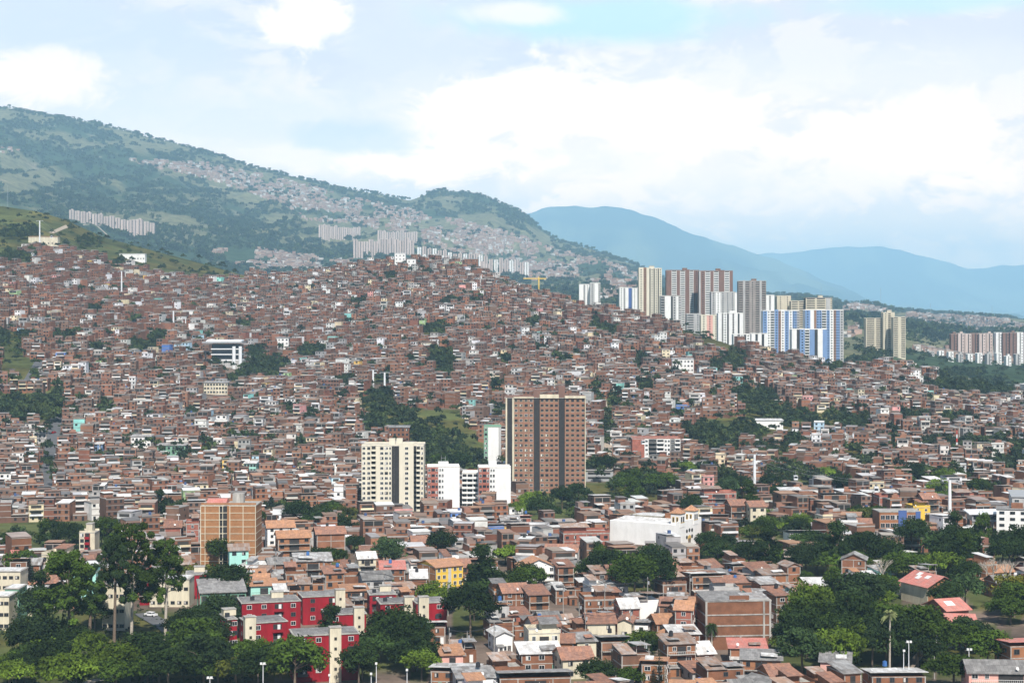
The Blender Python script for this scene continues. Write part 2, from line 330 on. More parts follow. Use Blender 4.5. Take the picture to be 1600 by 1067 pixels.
# green patches of the view: cx, cy, rx, ry (crowns)
GREEN = [(380,1035,40,22),(240,1045,60,20),(130,1010,40,16),(440,1042,30,18),(290,1005,40,18),(40,1000,40,20),(150,960,30,14),(1012,752,42,16),(1140,772,30,18),(1176,796,34,14),(1220,822,60,14),(1340,800,30,14),(1290,742,36,9),(1405,735,36,8),(1460,770,40,10),(1110,735,26,10),(1500,740,40,8),(1350,715,24,7),(880,560,20,8),(500,545,20,8),(300,640,12,8),(540,590,22,7),(450,640,16,7),(250,580,16,7),(165,640,14,8),(150,480,18,6),(330,430,16,5),(560,470,16,6),(830,500,18,7),(700,470,14,6),(1000,700,16,8),(1210,700,22,8),(1330,700,20,8),(1490,650,30,8),(1450,690,20,7),
 (20,525,38,13),(100,525,18,8),(88,618,19,26),(30,628,60,20),(55,645,60,10),(225,540,26,14),(245,523,22,8),(150,541,16,9),(418,570,42,20),(375,588,26,9),
 (400,550,16,12),(480,545,17,15),(590,622,34,18),(620,648,52,20),(668,678,44,28),(705,702,48,34),(722,725,60,24),(690,556,27,18),(702,578,16,14),(680,512,26,12),
 (590,660,36,14),(930,502,10,13),(952,512,22,8),(1010,600,20,10),(1000,560,12,14),(1150,560,24,20),(1118,572,18,12),(1175,615,40,20),(1205,640,50,16),(1100,675,44,20),(1165,670,46,15),
 (1130,694,40,10),(1240,688,16,12),(1280,652,62,16),(1335,656,34,15),(1395,682,13,20),(1430,645,36,11),(1505,592,46,24),(1552,602,44,22),(1475,598,26,14),(1440,505,30,14),
 (1530,690,66,11),(1572,722,34,12),(1230,733,38,12),(1130,742,22,8),(1060,735,24,8),(985,765,48,22),(1010,745,30,14),(940,728,30,12),(860,790,66,20),(900,775,40,14),
 (505,800,64,15),(440,792,30,8),(60,838,70,22),(150,842,40,18),(270,790,36,14),(395,800,14,14),(600,588,20,8),(330,700,10,14),(470,690,10,10),(210,500,20,6),
 (385,505,22,7),(180,410,14,6),(140,375,24,9),(30,360,40,12),(20,400,34,12),(640,560,12,6),(740,470,14,7),(610,430,12,6),(670,425,10,6),(790,560,14,7),(840,540,12,7),(770,600,16,8),(780,640,16,8),(790,590,10,6),
 (960,620,12,18),(948,660,10,30),(1060,640,6,40),(930,600,8,30),(1345,560,30,10),(1370,545,30,14),(1300,572,26,8),(1085,800,24,10),(560,845,18,10),
 (1140,760,30,12),(1210,762,24,12),(1320,756,30,10),(1250,745,30,9),(1365,800,14,14),(1450,745,52,10),(1540,760,40,10),(1590,700,20,10),(1180,825,34,14),(1260,815,22,10),
 # nearer masses
 (1130,858,36,18),(1195,862,44,20),(1285,878,52,24),(1350,862,50,22),(1260,905,28,12),(1480,868,56,34),(1580,862,40,26),(1420,880,34,20),(1530,845,30,14),
 (945,885,34,22),(1000,905,44,18),(1040,885,40,12),(900,845,40,10),(760,905,38,20),(820,905,26,16),(690,934,34,10),(740,965,34,30),(505,872,30,14),(600,872,20,12),(690,860,26,10),(790,862,30,8),
 (320,895,30,14),(350,950,34,26),(610,1005,46,36),(655,1020,34,34),(560,1040,30,26),(640,985,36,24),(520,1000,16,18),(560,960,14,18),(465,1015,14,14),
 (1290,970,70,36),(1250,1010,46,36),(1340,1010,80,40),(1400,975,56,36),(1350,930,60,22),(1290,935,40,18),(1440,1005,30,30),(1500,900,34,16),(1585,940,26,26),(1530,1000,50,26),(1560,1035,46,20),(1490,1045,30,14),(1470,940,30,18),
 (15,1040,40,30),(60,1010,44,28),(110,1045,40,30),(180,1040,26,24),(300,985,56,26),(250,1030,60,24),(330,1035,50,30),(410,1045,30,26),(460,1050,24,16),
 (930,1048,34,18),(985,1060,24,10),(1005,1005,22,12),(1535,930,24,20),(1380,915,26,18),(30,885,14,12),(20,960,20,14),(60,955,30,20)]
# open grass of the view (polygons)
GRASS = [[(90,330),(165,360),(250,384),(375,420),(385,440),(300,440),(240,430),(180,415),(130,400),(80,385)], [(0,538),(30,545),(55,565),(50,590),(0,605)],
 [(1060,512),(1100,518),(1150,535),(1165,560),(1100,548),(1060,530)], [(1430,1010),(1500,1000),(1510,1040),(1440,1062),(1410,1050)], [(120,950),(380,950),(420,1120),(-200,1120),(-200,980)],
 [(-60,300),(60,318),(100,335),(90,380),(40,392),(-60,420)], [(690,565),(715,568),(712,600),(695,600)],
 [(570,640),(720,640),(790,740),(640,745),(650,690),(590,680)], [(1090,655),(1230,645),(1240,690),(1100,700)], [(820,760),(1040,745),(1040,800),(820,815)], [(-200,815),(200,815),(200,860),(-200,860)]]
def inpoly(px, py, poly):
    c = False; n = len(poly); j = n-1
    for i in range(n):
        xi, yi = poly[i]; xj, yj = poly[j]
        if (yi > py) != (yj > py) and px < (xj-xi)*(py-yi)/(yj-yi)+xi: c = not c
        j = i
    return c
def ingrass(px, py): return any(inpoly(px, py, g) for g in GRASS)
G_ = np.array(GREEN, float)
def ingreen(px, py, k=1.0): return bool((((px-G_[:, 0])/G_[:, 2])**2+((py-G_[:, 1])/G_[:, 3])**2 < k).any())

def build_terrain():
    xs = np.concatenate([np.linspace(-460, -40, 24), np.linspace(-20, 1620, 300), np.linspace(1640, 2060, 24)])
    ds = warp(np.concatenate([[20, 150, 250], np.arange(300, 950, 12), np.arange(950, 2500, 9), np.arange(2500, 8700, 30), np.geomspace(8730, 38000, 150)]))
    XX, DD = np.meshgrid(xs, ds); Z = heights(XX.ravel(), DD.ravel())
    V = np.stack([(XX.ravel()-800)/F*DD.ravel(), DD.ravel(), Z], 1)
    nx, ny = len(xs), len(ds); i = (np.arange(ny-1)[:, None]*nx+np.arange(nx-1)[None, :]).ravel()
    Fq = np.stack([i, i+1, i+nx+1, i+nx], 1)
    # own colour of the ground: bare town soil, grass, meadow, wood
    px = XX.ravel(); d = DD.ravel(); row = HY-F*Z/d; X = V[:, 0]
    g = np.zeros(len(V))
    near = (d < 2450)
    for k in np.nonzero(near & (px > -60) & (px < 1660))[0]:
        if ingrass(px[k], row[k]) or ingreen(px[k], row[k]-4, 1.1): g[k] = 1
    town = np.array([.16, .12, .095]); grs = np.array([.088, .102, .034]); 
    n1 = fbm(X/90, d/90, 4, 40)[:, None]; n2 = fbm(X/400+9, d/520, 5, 41)[:, None]; n3 = fbm(X/35, d/35, 3, 43)[:, None]
    colr = town*(.75+.5*n1)*(1-g[:, None])+(grs*(.6+.8*n1)*(1-.3*n3)+np.array([.03, .012, 0])*(n3 > .55))*g[:, None]
    mead = np.array([.155, .15, .078]); drk = np.array([.035, .060, .025]); dirt = np.array([.30, .25, .17])
    far = mead*(.8+.4*n3); w = np.clip((n2-.46)*9, 0, 1); far = far*(1-w)+drk*w
    w = np.clip((n1-.68)*9, 0, 1)*.7; far = far*(1-w)+dirt*w
    hi = ((d > 2450) | ((d > profile(px)[0][2]+30)))[:, None]
    colr = np.where(hi, far, colr)
    colr = np.where((d > 15500)[:, None], np.array([.022, .036, .022])+np.array([.10, .105, .05])*np.clip((fbm(X/900, d/2200, 5, 61)-.5)*7, 0, 1)[:, None], colr)
    me = np_mesh('ground', V, Fq, None, 'building', True)
    a = me.attributes.new('tint', 'FLOAT_COLOR', 'POINT'); a.data.foreach_set('color', np.concatenate([colr, np.ones((len(V), 1))], 1).astype(np.float32).ravel())
    m = bpy.data.materials.new('terrain'); m.use_nodes = True; nt = m.node_tree; N = nt.nodes; L = nt.links; b = N['Principled BSDF']; b.inputs['Roughness'].default_value = 1; b.inputs['Specular IOR Level'].default_value = .1
    at = N.new('ShaderNodeAttribute'); at.attribute_name = 'tint'; ge = N.new('ShaderNodeNewGeometry'); n = N.new('ShaderNodeTexNoise'); L.new(ge.outputs['Position'], n.inputs['Vector']); n.inputs['Scale'].default_value = .03
    n.inputs['Detail'].default_value = 12; n.inputs['Roughness'].default_value = .75
    mr = N.new('ShaderNodeMapRange'); L.new(n.outputs[0], mr.inputs[0]); mr.inputs[1].default_value = .35; mr.inputs[2].default_value = .65; mr.inputs[3].default_value = .45; mr.inputs[4].default_value = 1.5
    sc = N.new('ShaderNodeVectorMath'); sc.operation = 'SCALE'; L.new(at.outputs['Color'], sc.inputs[0]); L.new(mr.outputs[0], sc.inputs['Scale']); L.new(sc.outputs[0], b.inputs['Base Color'])
    me.materials.clear(); me.materials.append(m)
    o = bpy.data.objects.new('ground', me); COL.objects.link(o); tag(o, kind='structure')
build_terrain()
HAZE = 5.6e-5
def build_haze():
    mb = MB(); MATS['haze'] = m = bpy.data.materials.new('haze'); m.use_nodes = True; nt = m.node_tree; nt.nodes.clear()
    v = nt.nodes.new('ShaderNodeVolumePrincipled'); v.inputs['Color'].default_value = (.44, .75, 1.0, 1); v.inputs['Density'].default_value = HAZE; v.inputs['Anisotropy'].default_value = -.3
    o = nt.nodes.new('ShaderNodeOutputMaterial'); nt.links.new(v.outputs[0], o.inputs['Volume'])
    mb.box(0, 25600, -420, 52000, 51600, 2600, 'haze'); ob = mb.build('haze'); tag(ob, 'pale blue haze filling the valley air', 'haze', kind='stuff')
build_haze()

# ------------------------------------------------------------------ bulk boxes for the mass of houses
class Bulk:
    def __init__(s): s.b = []; s.q = []
    def box(s, cx, cy, z0, sx, sy, sz, yaw, col, tilt=0.0, ox=0.0, oy=0.0):
        s.b.append((cx, cy, z0, sx, sy, sz, yaw, tilt, ox, oy, *col))
    def quad(s, cx, cy, z0, w, h, yaw, ox, oy, side, col):
        """upright pane; side 0 faces -y, 1 faces +x, 2 faces -x (local)"""
        s.q.append((cx, cy, z0, w, h, yaw, ox, oy, side, *col))
    def build(s, name):
        a = np.array(s.b, float); n = len(a); c, sn = np.cos(a[:, 6]), np.sin(a[:, 6]); V = np.zeros((n, 8, 3)); k = 0
        for zi in (0, 1):
            for x, y in ((-1, -1), (1, -1), (1, 1), (-1, 1)):
                X = a[:, 8]+x*a[:, 3]/2; Y = a[:, 9]+y*a[:, 4]/2
                V[:, k, 0] = a[:, 0]+X*c-Y*sn; V[:, k, 1] = a[:, 1]+X*sn+Y*c; V[:, k, 2] = a[:, 2]+zi*a[:, 5]+a[:, 7]*y*a[:, 4]/2; k += 1
        fq = np.array(_BOXF[:5]); Fb = (np.arange(n)[:, None, None]*8+fq[None]).reshape(-1, 4); T = np.repeat(a[:, 10:13], 5, 0)
        V = V.reshape(-1, 3)
        if s.q:
            q = np.array(s.q, float); m = len(q); c, sn = np.cos(q[:, 5]), np.sin(q[:, 5]); W = np.zeros((m, 4, 3)); k = 0
            sd = q[:, 8]; ax = np.where(sd == 0, 1, 0.0); ay = np.where(sd == 1, 1.0, np.where(sd == 2, -1.0, 0))
            for e, zi in ((-1, 0), (1, 0), (1, 1), (-1, 1)):
                X = q[:, 6]+ax*e*q[:, 3]/2; Y = q[:, 7]+ay*e*q[:, 3]/2
                W[:, k, 0] = q[:, 0]+X*c-Y*sn; W[:, k, 1] = q[:, 1]+X*sn+Y*c; W[:, k, 2] = q[:, 2]+zi*q[:, 4]; k += 1
            Fb = np.concatenate([Fb, (np.arange(m)[:, None]*4+np.arange(4)[None]+len(V))]); V = np.concatenate([V, W.reshape(-1, 3)]); T = np.concatenate([T, q[:, 9:12]])
        o = bpy.data.objects.new(name, np_mesh(name, V, Fb, np.clip(T, 0, .95))); COL.objects.link(o); return o
BR_ = .80
BRICKS = [(.27, .14, .095), (.30, .165, .115), (.24, .125, .088), (.20, .118, .09), (.33, .185, .125), (.30, .15, .095), (.23, .108, .078), (.22, .15, .12)]
WALLS_ALT = [(.72, .71, .69), (.62, .60, .56), (.66, .56, .38), (.40, .39, .38), (.34, .33, .32), (.70, .70, .72)]
COLOURS = [(.25, .55, .50), (.10, .20, .50), (.70, .45, .12), (.62, .30, .28), (.35, .50, .25), (.42, .60, .72)]
ROOFS = [(.50, .49, .48), (.66, .65, .63), (.30, .28, .27), (.32, .20, .14), (.16, .15, .145), (.38, .33, .29), (.24, .16, .12), (.72, .71, .69), (.20, .18, .17), (.28, .22, .18), (.33, .19, .12), (.26, .16, .115), (.30, .25, .22)]
def jit(c, a=.12):
    k = 1+random.uniform(-a, a); return (c[0]*k*(1+random.uniform(-.03, .03)), c[1]*k, c[2]*k*(1+random.uniform(-.04, .04)))
def bulk_house(B, x, y, z, w, dp, st, yaw, det=2):
    r = random.random()
    q_ = random.choice(BRICKS); col = jit((q_[0]*.80, q_[1]*.69, q_[2]*.60), .25) if r < .84 else (jit(random.choice(WALLS_ALT), .1) if r < .985 else jit(random.choice(COLOURS), .1))
    fh = 2.8; h = st*fh; B.box(x, y, z-4, w, dp, h+4, yaw, col)
    con = jit((.30, .27, .245), .2)
    rc = jit(random.choice(ROOFS), .1); t = random.uniform(-.09, .08)
    rt = random.random()
    if rt < .62: B.box(x, y, z+h+.15+abs(t)*dp/2, w+random.uniform(.0, .6), dp*random.uniform(.75, 1.06), .15, yaw, rc, t)
    elif rt < .85:
        B.box(x, y, z+h, w+.1, dp+.1, .25, yaw, jit((.33, .31, .29), .15))
        if det > 1:
            B.box(x, y, z+h+.25, w, .18, .8, yaw, col, 0, 0, -dp/2+.1)
            if random.random() < .6:
                B.box(x, y, z+h+.25, w*.5, dp*.5, 2.2, yaw, jit(random.choice(BRICKS)), 0, random.choice((-1, 1))*w*.22, dp*.2); B.box(x, y, z+h+2.55, w*.62, dp*.62, .14, yaw, rc, t*.6, random.choice((-1, 1))*w*.2, dp*.18)
    else: B.box(x, y, z+h+.3, w*.6, dp+.8, .15, yaw, rc, t, -w*.2, 0); B.box(x, y, z+h+.2, w*.45, dp+.3, .15, yaw, jit(random.choice(ROOFS), .1), -t, w*.28, 0)
    if det == 0: return
    n = max(1, int(w/2.5)); win = (.022, .02, .022)
    bal = random.random() < .28 and det > 1; skip = random.random() < .15; opn = random.random() < .16
    for k in range(st):
        zz = z+k*fh
        if det > 1 or k == st-1: B.box(x, y, zz+fh-.28, w+.14, .2, .26, yaw, con, 0, 0, -dp/2-.02)
        if bal and k > 0:
            B.box(x, y, zz-.1, w*.9, 1.0, .2, yaw, con, 0, 0, -dp/2-.5); B.box(x, y, zz+.1, w*.9, .06, .8, yaw, jit(random.choice(WALLS_ALT), .2), 0, 0, -dp/2-.95)
            B.quad(x, y, zz+.1, w*.7, 2.1, yaw, 0, -dp/2-.04, 0, (.05, .045, .04))
        elif opn and k == st-1: B.quad(x, y, zz+.5, w*.86, 1.9, yaw, 0, -dp/2-.04, 0, (.03, .028, .026)); B.box(x, y, zz, .3, .2, fh, yaw, con, 0, 0, -dp/2-.05)
        elif not (skip and random.random() < .7):
            for i in range(n):
                if random.random() < .10: continue
                ox = (i+.5)/n*w-w/2+random.uniform(-.2, .2); dr = k == 0 and random.random() < .35
                wc = win if random.random() < .94 else (.4, .4, .4)
                B.quad(x, y, zz+(.05 if dr else .95), random.uniform(.9, 1.7), 2.05 if dr else 1.3, yaw, ox, -dp/2-.05, 0, wc)
        if det > 1 and random.random() < .55:
            s = 1 if x < 0 else 2
            B.quad(x, y, zz+1.0, 1.0, 1.1, yaw, (w/2+.04)*(1 if s == 1 else -1), random.uniform(-.3, .3)*dp, s, win)
    if det > 1 and random.random() < .07: B.box(x, y, z+h+.4, 1.1, 1.1, 1.3, yaw, random.choice([(.03, .03, .03), (.03, .03, .03), (.06, .10, .22)]), 0, random.uniform(-.3, .3)*w, 0)
EXCL = []     # (px0, px1, dmin, dmax) kept clear for the landmarks
def blocked(px, d, r=6.0):
    for a, b, c, e in EXCL:
        m = r*F/d*.5
        if a-m < px < b+m and c < d < e: return True
    return False

# ------------------------------------------------------------------ things with parts
WINM = {}
def window_mesh(w, h, fr):
    cu = random.random() < .22; k = (round(w, 1), round(h, 1), fr, cu)
    if k not in WINM:
        mb = MB(); w, h = k[0], k[1]; t = .09
        mb.box(0, -.02, 0, w, .1, h, 'glass')
        if cu: mb.box(-w*.22, -.03, h*.05, w*.5, .1, h*.9, 'curtain')
        mb.box(0, -.06, -t, w+2*t, .12, t, fr); mb.box(0, -.06, h, w+2*t, .12, t, fr)
        for x in (-w/2-t/2, w/2+t/2): mb.box(x, -.06, 0, t, .12, h, fr)
        mb.box(0, -.06, 0, .06, .1, h, fr)
        WINM[k] = mb.mesh('window')
    return WINM[k]
SIDE_ROT = {0: 0, 1: math.pi/2, 2: -math.pi/2}
class Thing:
    def __init__(s, name, label, cat, px, d, yaw=0.0, group=None, z=None):
        X = (px-800)/F*d; s.z = gz(X, d) if z is None else z; s.px = px; s.d = d
        s.root = empty(name, (X, d, s.z), yaw); tag(s.root, label, cat, group); s.nw = 0; s.over = MB(); s.on = 0
    def part(s, name, mb, label=None, parent=None): return mb.build(name, parent or s.root, None, label)
    def inst(s, name, me, loc, rot=0.0):
        o = bpy.data.objects.new(name, me); COL.objects.link(o); o.parent = s.root; o.location = loc; o.rotation_euler = (0, 0, rot); return o
    def window(s, x, y, z, w, h, side=0, fr='frame_white', cap=100):
        if s.nw < cap: s.inst('window', window_mesh(w, h, fr), (x, y, z), SIDE_ROT[side]); s.nw += 1
        else:
            if side == 0: s.over.box(x, y-.04, z, w, .1, h, 'glass'); s.over.box(x, y-.05, z-.1, w+.2, .14, .1, fr)
            else:
                q = 1 if side == 1 else -1; s.over.box(x+q*.04, y, z, .1, w, h, 'glass'); s.over.box(x+q*.05, y, z-.1, .14, w+.2, .1, fr)
            s.on += 1
    def done(s):
        if s.on: tag(s.over.build('window', s.root), kind='stuff')
        return s.root
def M_(px, d): return px*d/F

def tower(name, label, cat, x0, x1, top, d, depth, bays, wall, fh=2.9, yaw=0.0, group=None, near=True, side=None, roof='concrete', core=None, tank=True, fr='frame_white', extra=None, gap=25, ztop=None):
    pc = (x0+x1)/2; W = M_(x1-x0, d)
    if yaw: W = max(4, (W-depth*abs(math.sin(yaw)))/math.cos(yaw))
    t = Thing(name, label, cat, pc, d, yaw, group); H = (HY-top)*d/F-t.z; n = max(2, int(round(H/fh))); fh = H/n
    EXCL.append((x0-1, x1+1, d-gap, d+depth+4))
    b = MB(); b.box(0, depth/2, -8, W, depth, H+8, core or wall); b.box(0, depth/2, H, W+.3, depth+.3, .35, roof); b.box(0, .4, H+.35, W, .3, .7, wall); b.box(0, depth-.4, H+.35, W, .3, .7, wall)
    t.part('wall', b)
    tot = sum(q[0] for q in bays); x = -W/2; dark = MB(); bal = MB()
    for wf, out, m, kind in bays:
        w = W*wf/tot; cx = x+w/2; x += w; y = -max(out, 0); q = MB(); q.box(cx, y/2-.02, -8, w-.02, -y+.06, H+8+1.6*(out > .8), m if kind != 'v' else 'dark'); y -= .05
        for k in range(n if kind not in ('n', 'v') else 0):
            z = k*fh
            if kind in ('w', 'W'):
                for i in range(1 if kind == 'w' else 2):
                    wx = cx if kind == 'w' else cx+(i-.5)*w*.5; ww = min(1.5, w*(.55 if kind == 'w' else .3))
                    if near: t.window(wx, y-.02, z+.9, ww, 1.2, 0, fr if random.random() < .6 else random.choice(('frame_dark', 'frame_white')))
                    else: q.box(wx, y-.03, z+.9, ww, .08, 1.25, 'glass')
            elif kind == 's': q.box(cx, y-.03, z+.9, w*.86, .08, 1.3, 'glass')
            elif kind == 'b':
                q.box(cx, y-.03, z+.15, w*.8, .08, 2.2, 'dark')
                if near: c = MB(); c.box(cx, y-.58, z, w*.92, 1.1, .18, m); c.box(cx, y-1.08, z+.18, w*.92, .08, .85, m); t.part('balcony', c)
                else: q.box(cx, y-.55, z-.1, w*.92, 1.1, 1.0, m)
            elif kind == 'l': q.box(cx, y-.06, z, w*.9, .12, 1.3, m); q.box(cx, y-.03, z+1.4, w*.8, .08, 1.3, 'dark')
        t.part('bay', q)
    if side:
        for sd in (1, 2):
            sg = 1 if sd == 1 else -1
            for k in range(n):
                for i in range(side):
                    yy = depth*(i+.5)/side
                    if near and (yaw < 0) == (sd == 1): t.window(sg*(W/2+.02), yy, k*fh+.9, 1.2, 1.2, sd, fr)
                    else: dark.box(sg*(W/2+.03), yy, k*fh+.9, .08, 1.2, 1.2, 'glass')
    if dark.f: tag(t.part('window', dark), kind='stuff')
    if tank:
        q = MB(); q.box(W*.08, depth*.45, H+.3, min(6, W*.4), min(6, depth*.5), 3.2, wall if tank is True else tank); q.box(W*.08, depth*.45, H+3.5, min(6.4, W*.44), min(6.4, depth*.55), .3, roof); t.part('roof_tank', q)
    if extra: extra(t, W, H, n, fh, depth)
    t.W, t.H = W, H; return t.done()

# ---- the tall towers in the middle
def tall_extra(t, W, H, n, fh, depth):
    for i, x in enumerate((-.111, .2016)):
        q = MB(); q.box(W*x, depth*.35, H-1, W*.085, depth*.7, 5.5+2*i, 'brown_wall'); t.part('lift_tower', q)
    q = MB()
    for x in (-.398, .495): q.box(W*x, -.9, 0, .4, .5, H+.6, 'plaster_cream')
    for x, w_, hh in ((-.275, .253, .2), (.0455, .237, 1.6), (.3696, .261, .8)): q.box(W*x, -.6, H, W*w_, 1.6, .5+hh, 'plaster_cream')
    t.part('cream_trim', q)
    q = MB()
    for k in range(n):
        for x, w_ in ((-.275, .253), (.0455, .237), (.3696, .261)): q.box(W*x, -.66, k*fh-.12, W*w_-.1, .1, .2, 'brick_red')
    t.part('floor_band', q)
mat('brick_tan', (.30, .165, .10), kind='brick', var=.2, scale=.5)
mat('cream_wall', (.66, .61, .49), kind='streak', var=.1, scale=.4)
mat('brown_wall', (.20, .115, .09), kind='streak', var=.2, scale=.4)
mat('lilac_wall', (.52, .42, .38), kind='streak', var=.12, scale=.4, objvar=.12)
mat('beige_wall', (.58, .52, .40), kind='streak', var=.15, scale=.4)
mat('greybrown_wall', (.30, .26, .235), kind='streak', var=.2, scale=.4)
tower('apartment_tower', 'tallest brick tower with three wide window faces and dark lift shafts between them', 'tower', 790, 915, 622, 940, 18,
      [(.5,.3,'plaster_cream','n'),(1.6,0,'dark','v'),(.4,.7,'plaster_cream','n'),(3.2,.6,'brick_tan','W'),(3.2,.6,'brick_tan','W'),(1.9,0,'dark','v'),(3,.6,'brick_tan','W'),(3,.6,'brick_tan','W'),(1.9,0,'dark','v'),(3.3,.6,'brick_tan','W'),(3.3,.6,'brick_tan','W')],
      'brown_wall', fh=2.7, tank=False, extra=tall_extra, side=3, fr='plaster_cream')
def cream_extra(t, W, H, n, fh, depth):
    for x in (-.02, .1):
        q = MB(); q.box(W*x, depth*.4, H, 3.0, 3.0, 3.5, 'cream_wall'); t.part('roof_room', q)
tower('apartment_tower', 'cream apartment tower with dark vertical balcony slots, left of the red and white towers', 'tower', 565, 662, 697, 850, 16,
      [(1.6,.6,'cream_wall','w'),(1.6,.6,'cream_wall','w'),(1.6,0,'cream_wall','b'),(1.2,.6,'cream_wall','n'),(3,.7,'cream_wall','W'),(1,.6,'cream_wall','w'),(.8,0,'dark','v'),(1.7,-.1,'brown_wall','v'),(1.2,1.2,'cream_wall','n'),(2.6,1.2,'cream_wall','w'),(1,1.2,'cream_wall','n'),(.9,0,'dark','b'),(1.3,.6,'cream_wall','b'),(1.1,.6,'cream_wall','w')],
      'cream_wall', fh=2.45, core='cream_wall', tank=False, extra=cream_extra)
def rw_extra(t, W, H, n, fh, depth):
    q = MB(); q.box(0, 3, H, 5, 4, 2.6, 'plaster_white'); t.part('roof_room', q)
    a = MB(); a.tube((-1, 3, H+2.6), (-1, 3, H+6), .08, .05, 'steel_grey'); a.tube((1, 3, H+2.6), (1, 3, H+5.4), .08, .05, 'steel_grey'); a.box(0, 3, H+4.4, 2.6, .1, .1, 'steel_grey'); t.part('antenna', a)
tower('apartment_tower', 'red and white apartment tower with rooftop antennas, right of the cream tower', 'tower', 667, 719, 730, 845, 9, [(1.2,.3,'brick_red','w'),(1.2,.32,'brick_red','s'),(1,.3,'brick_red','w'),(1,.3,'frame_white','w'),(.8,.3,'plaster_white','w'),(5,.5,'plaster_white','n')], 'plaster_white', fh=2.7, yaw=R(4), extra=rw_extra, tank=False)
tower('apartment_tower', 'red and white apartment tower just left of the tall brick tower', 'tower', 747, 799, 731, 850, 9, [(1.2,.3,'brick_red','w'),(1.2,.32,'brick_red','s'),(1,.3,'brick_red','w'),(1,.3,'frame_white','w'),(.8,.3,'plaster_white','w'),(5,.5,'plaster_white','n')], 'plaster_white', fh=2.7, yaw=R(4), extra=lambda t, W, H, n, fh, depth: [q := MB(), q.box(-1, 3, H, 4, 4, 3.2, 'plaster_white'), t.part('roof_room', q)], tank=False)
tower('apartment_block', 'white block full of balconies between the two red and white towers', 'apartment block', 722, 747, 740, 862, 10, [(1,.3,'plaster_white','b'),(1.2,.5,'plaster_white','b'),(1,.3,'plaster_white','b')], 'plaster_white', fh=2.6, tank=False)
tower('apartment_tower', 'pale green and white slab tower behind trees left of the tall brick tower', 'tower', 756, 783, 668, 1010, 12, [(1,.2,'plaster_green','w'),(2.6,.5,'plaster_white','n'),(.6,.2,'plaster_grey','n')], 'plaster_green', fh=2.7, tank=False)
tower('apartment_block', 'dark red, grey and white block with stacked balconies right of the tall brick tower', 'apartment block', 988, 1063, 686, 1060, 14, [(2.4,.2,'brick_red','n'),(.8,.6,'plaster_white','w'),(1.6,.3,'slab_dark','b'),(1.5,.3,'plaster_white','b'),(1.2,.6,'plaster_white','W'),(.9,.3,'slab_dark','w'),(1.1,.6,'plaster_white','b')], 'brick_red', fh=2.7, tank=False)
tower('parking_deck', 'open grey concrete parking deck among trees beside the tall brick tower', 'parking deck', 914, 958, 738, 985, 16, [(1,.1,'steel_grey','l')], 'dark', fh=2.9, tank=False)
def grid_extra(t, W, H, n, fh, depth):
    q = MB()
    for k in range(n+1): q.box(-W*.29, -.62, k*fh-.12, W*.42, .18, .2, 'plaster_cream'); q.box(W*.26, -.62, k*fh-.12, W*.48, .18, .2, 'plaster_cream'); q.box(0, depth/2, k*fh-.12, W+.12, depth+.12, .2, 'plaster_cream')
    for x in (-.5, -.42, -.16, -.10, .03, .27, .495): q.box(W*x, -.63, 0, .24, .2, H, 'plaster_cream')
    t.part('white_grid', q)
    g = MB(); g.prism(-W*.25, depth*.5, H+.35, W*.36, depth*.7, 1.8, 'tin_red', 'x'); t.part('roof', g)
    g = MB(); g.box(W*.12, depth*.6, H+.35, W*.2, 4, 3.6, 'concrete'); t.part('roof_tank', g)
mat('brick_clay', (.36, .165, .062), kind='brick', var=.15, scale=.5)
tower('apartment_tower', 'orange brick tower crossed by a white frame grid above the red blocks', 'tower', 314, 400, 790, 655, 15, [(1,.5,'brick_clay','n'),(2.3,.5,'brick_clay','n'),(1.3,0,'brick_brown','v'),(1.1,.5,'brick_clay','n'),(1.9,.5,'brick_clay','n'),(2,.5,'brick_clay','n')], 'brick_clay', fh=2.7, tank=False, extra=grid_extra)
tower('apartment_block', 'small cream block with dark red balconies behind the gum trees', 'apartment block', 124, 148, 833, 690, 8, [(1,.2,'plaster_cream','w'),(.9,.5,'red_paint','b'),(.8,.2,'plaster_cream','n')], 'plaster_cream', fh=2.5)

# ---- towers on the right shoulder of the hill
RG = 'apartment towers on the green shoulder'
def T(label, x0, x1, top, d, bays, wall, dp=14, **k):
    k.setdefault('tank', False); k.setdefault('fh', 2.9); k.setdefault('gap', 60)
    return tower('apartment_tower', label, 'tower', x0, x1, top, d, dp, bays, wall, near=False, group=RG, **k)
V = [(1,.5,'cream_wall','n'),(.35,0,'dark','v')]
T('tall cream tower at the left end of the high group, with thin upright slots', 998, 1034, 420, 2120, [(1.6,1.2,'cream_wall','w'),(1,.9,'brick_tan','w'),(1,1.5,'cream_wall','n'),(.4,0,'dark','v'),(1,.8,'cream_wall','w'),(.4,0,'dark','v'),(1,.8,'cream_wall','w'),(.4,0,'dark','v'),(1,.6,'cream_wall','w')], 'cream_wall', tank='cream_wall')
T('slim white panelled tower in front of the brown twin towers', 1032, 1065, 463, 1960, [(.9,0,'plaster_grey','b'),(1.2,.6,'plaster_white','n'),(.4,.1,'dark','v'),(.7,.4,'plaster_grey','w'),(.4,.5,'plaster_white','n'),(.7,.2,'plaster_grey','w')], 'plaster_grey')
T('brown tower with white balcony bands, left of the brown pair', 1041, 1092, 423, 2240, [(1,.5,'brown_wall','n'),(1,0,'frame_white','l'),(.6,.6,'brown_wall','n'),(1,0,'frame_white','l'),(.8,.9,'brown_wall','n'),(.8,.1,'frame_white','l'),(1,.4,'brown_wall','w')], 'brown_wall', tank='brown_wall')
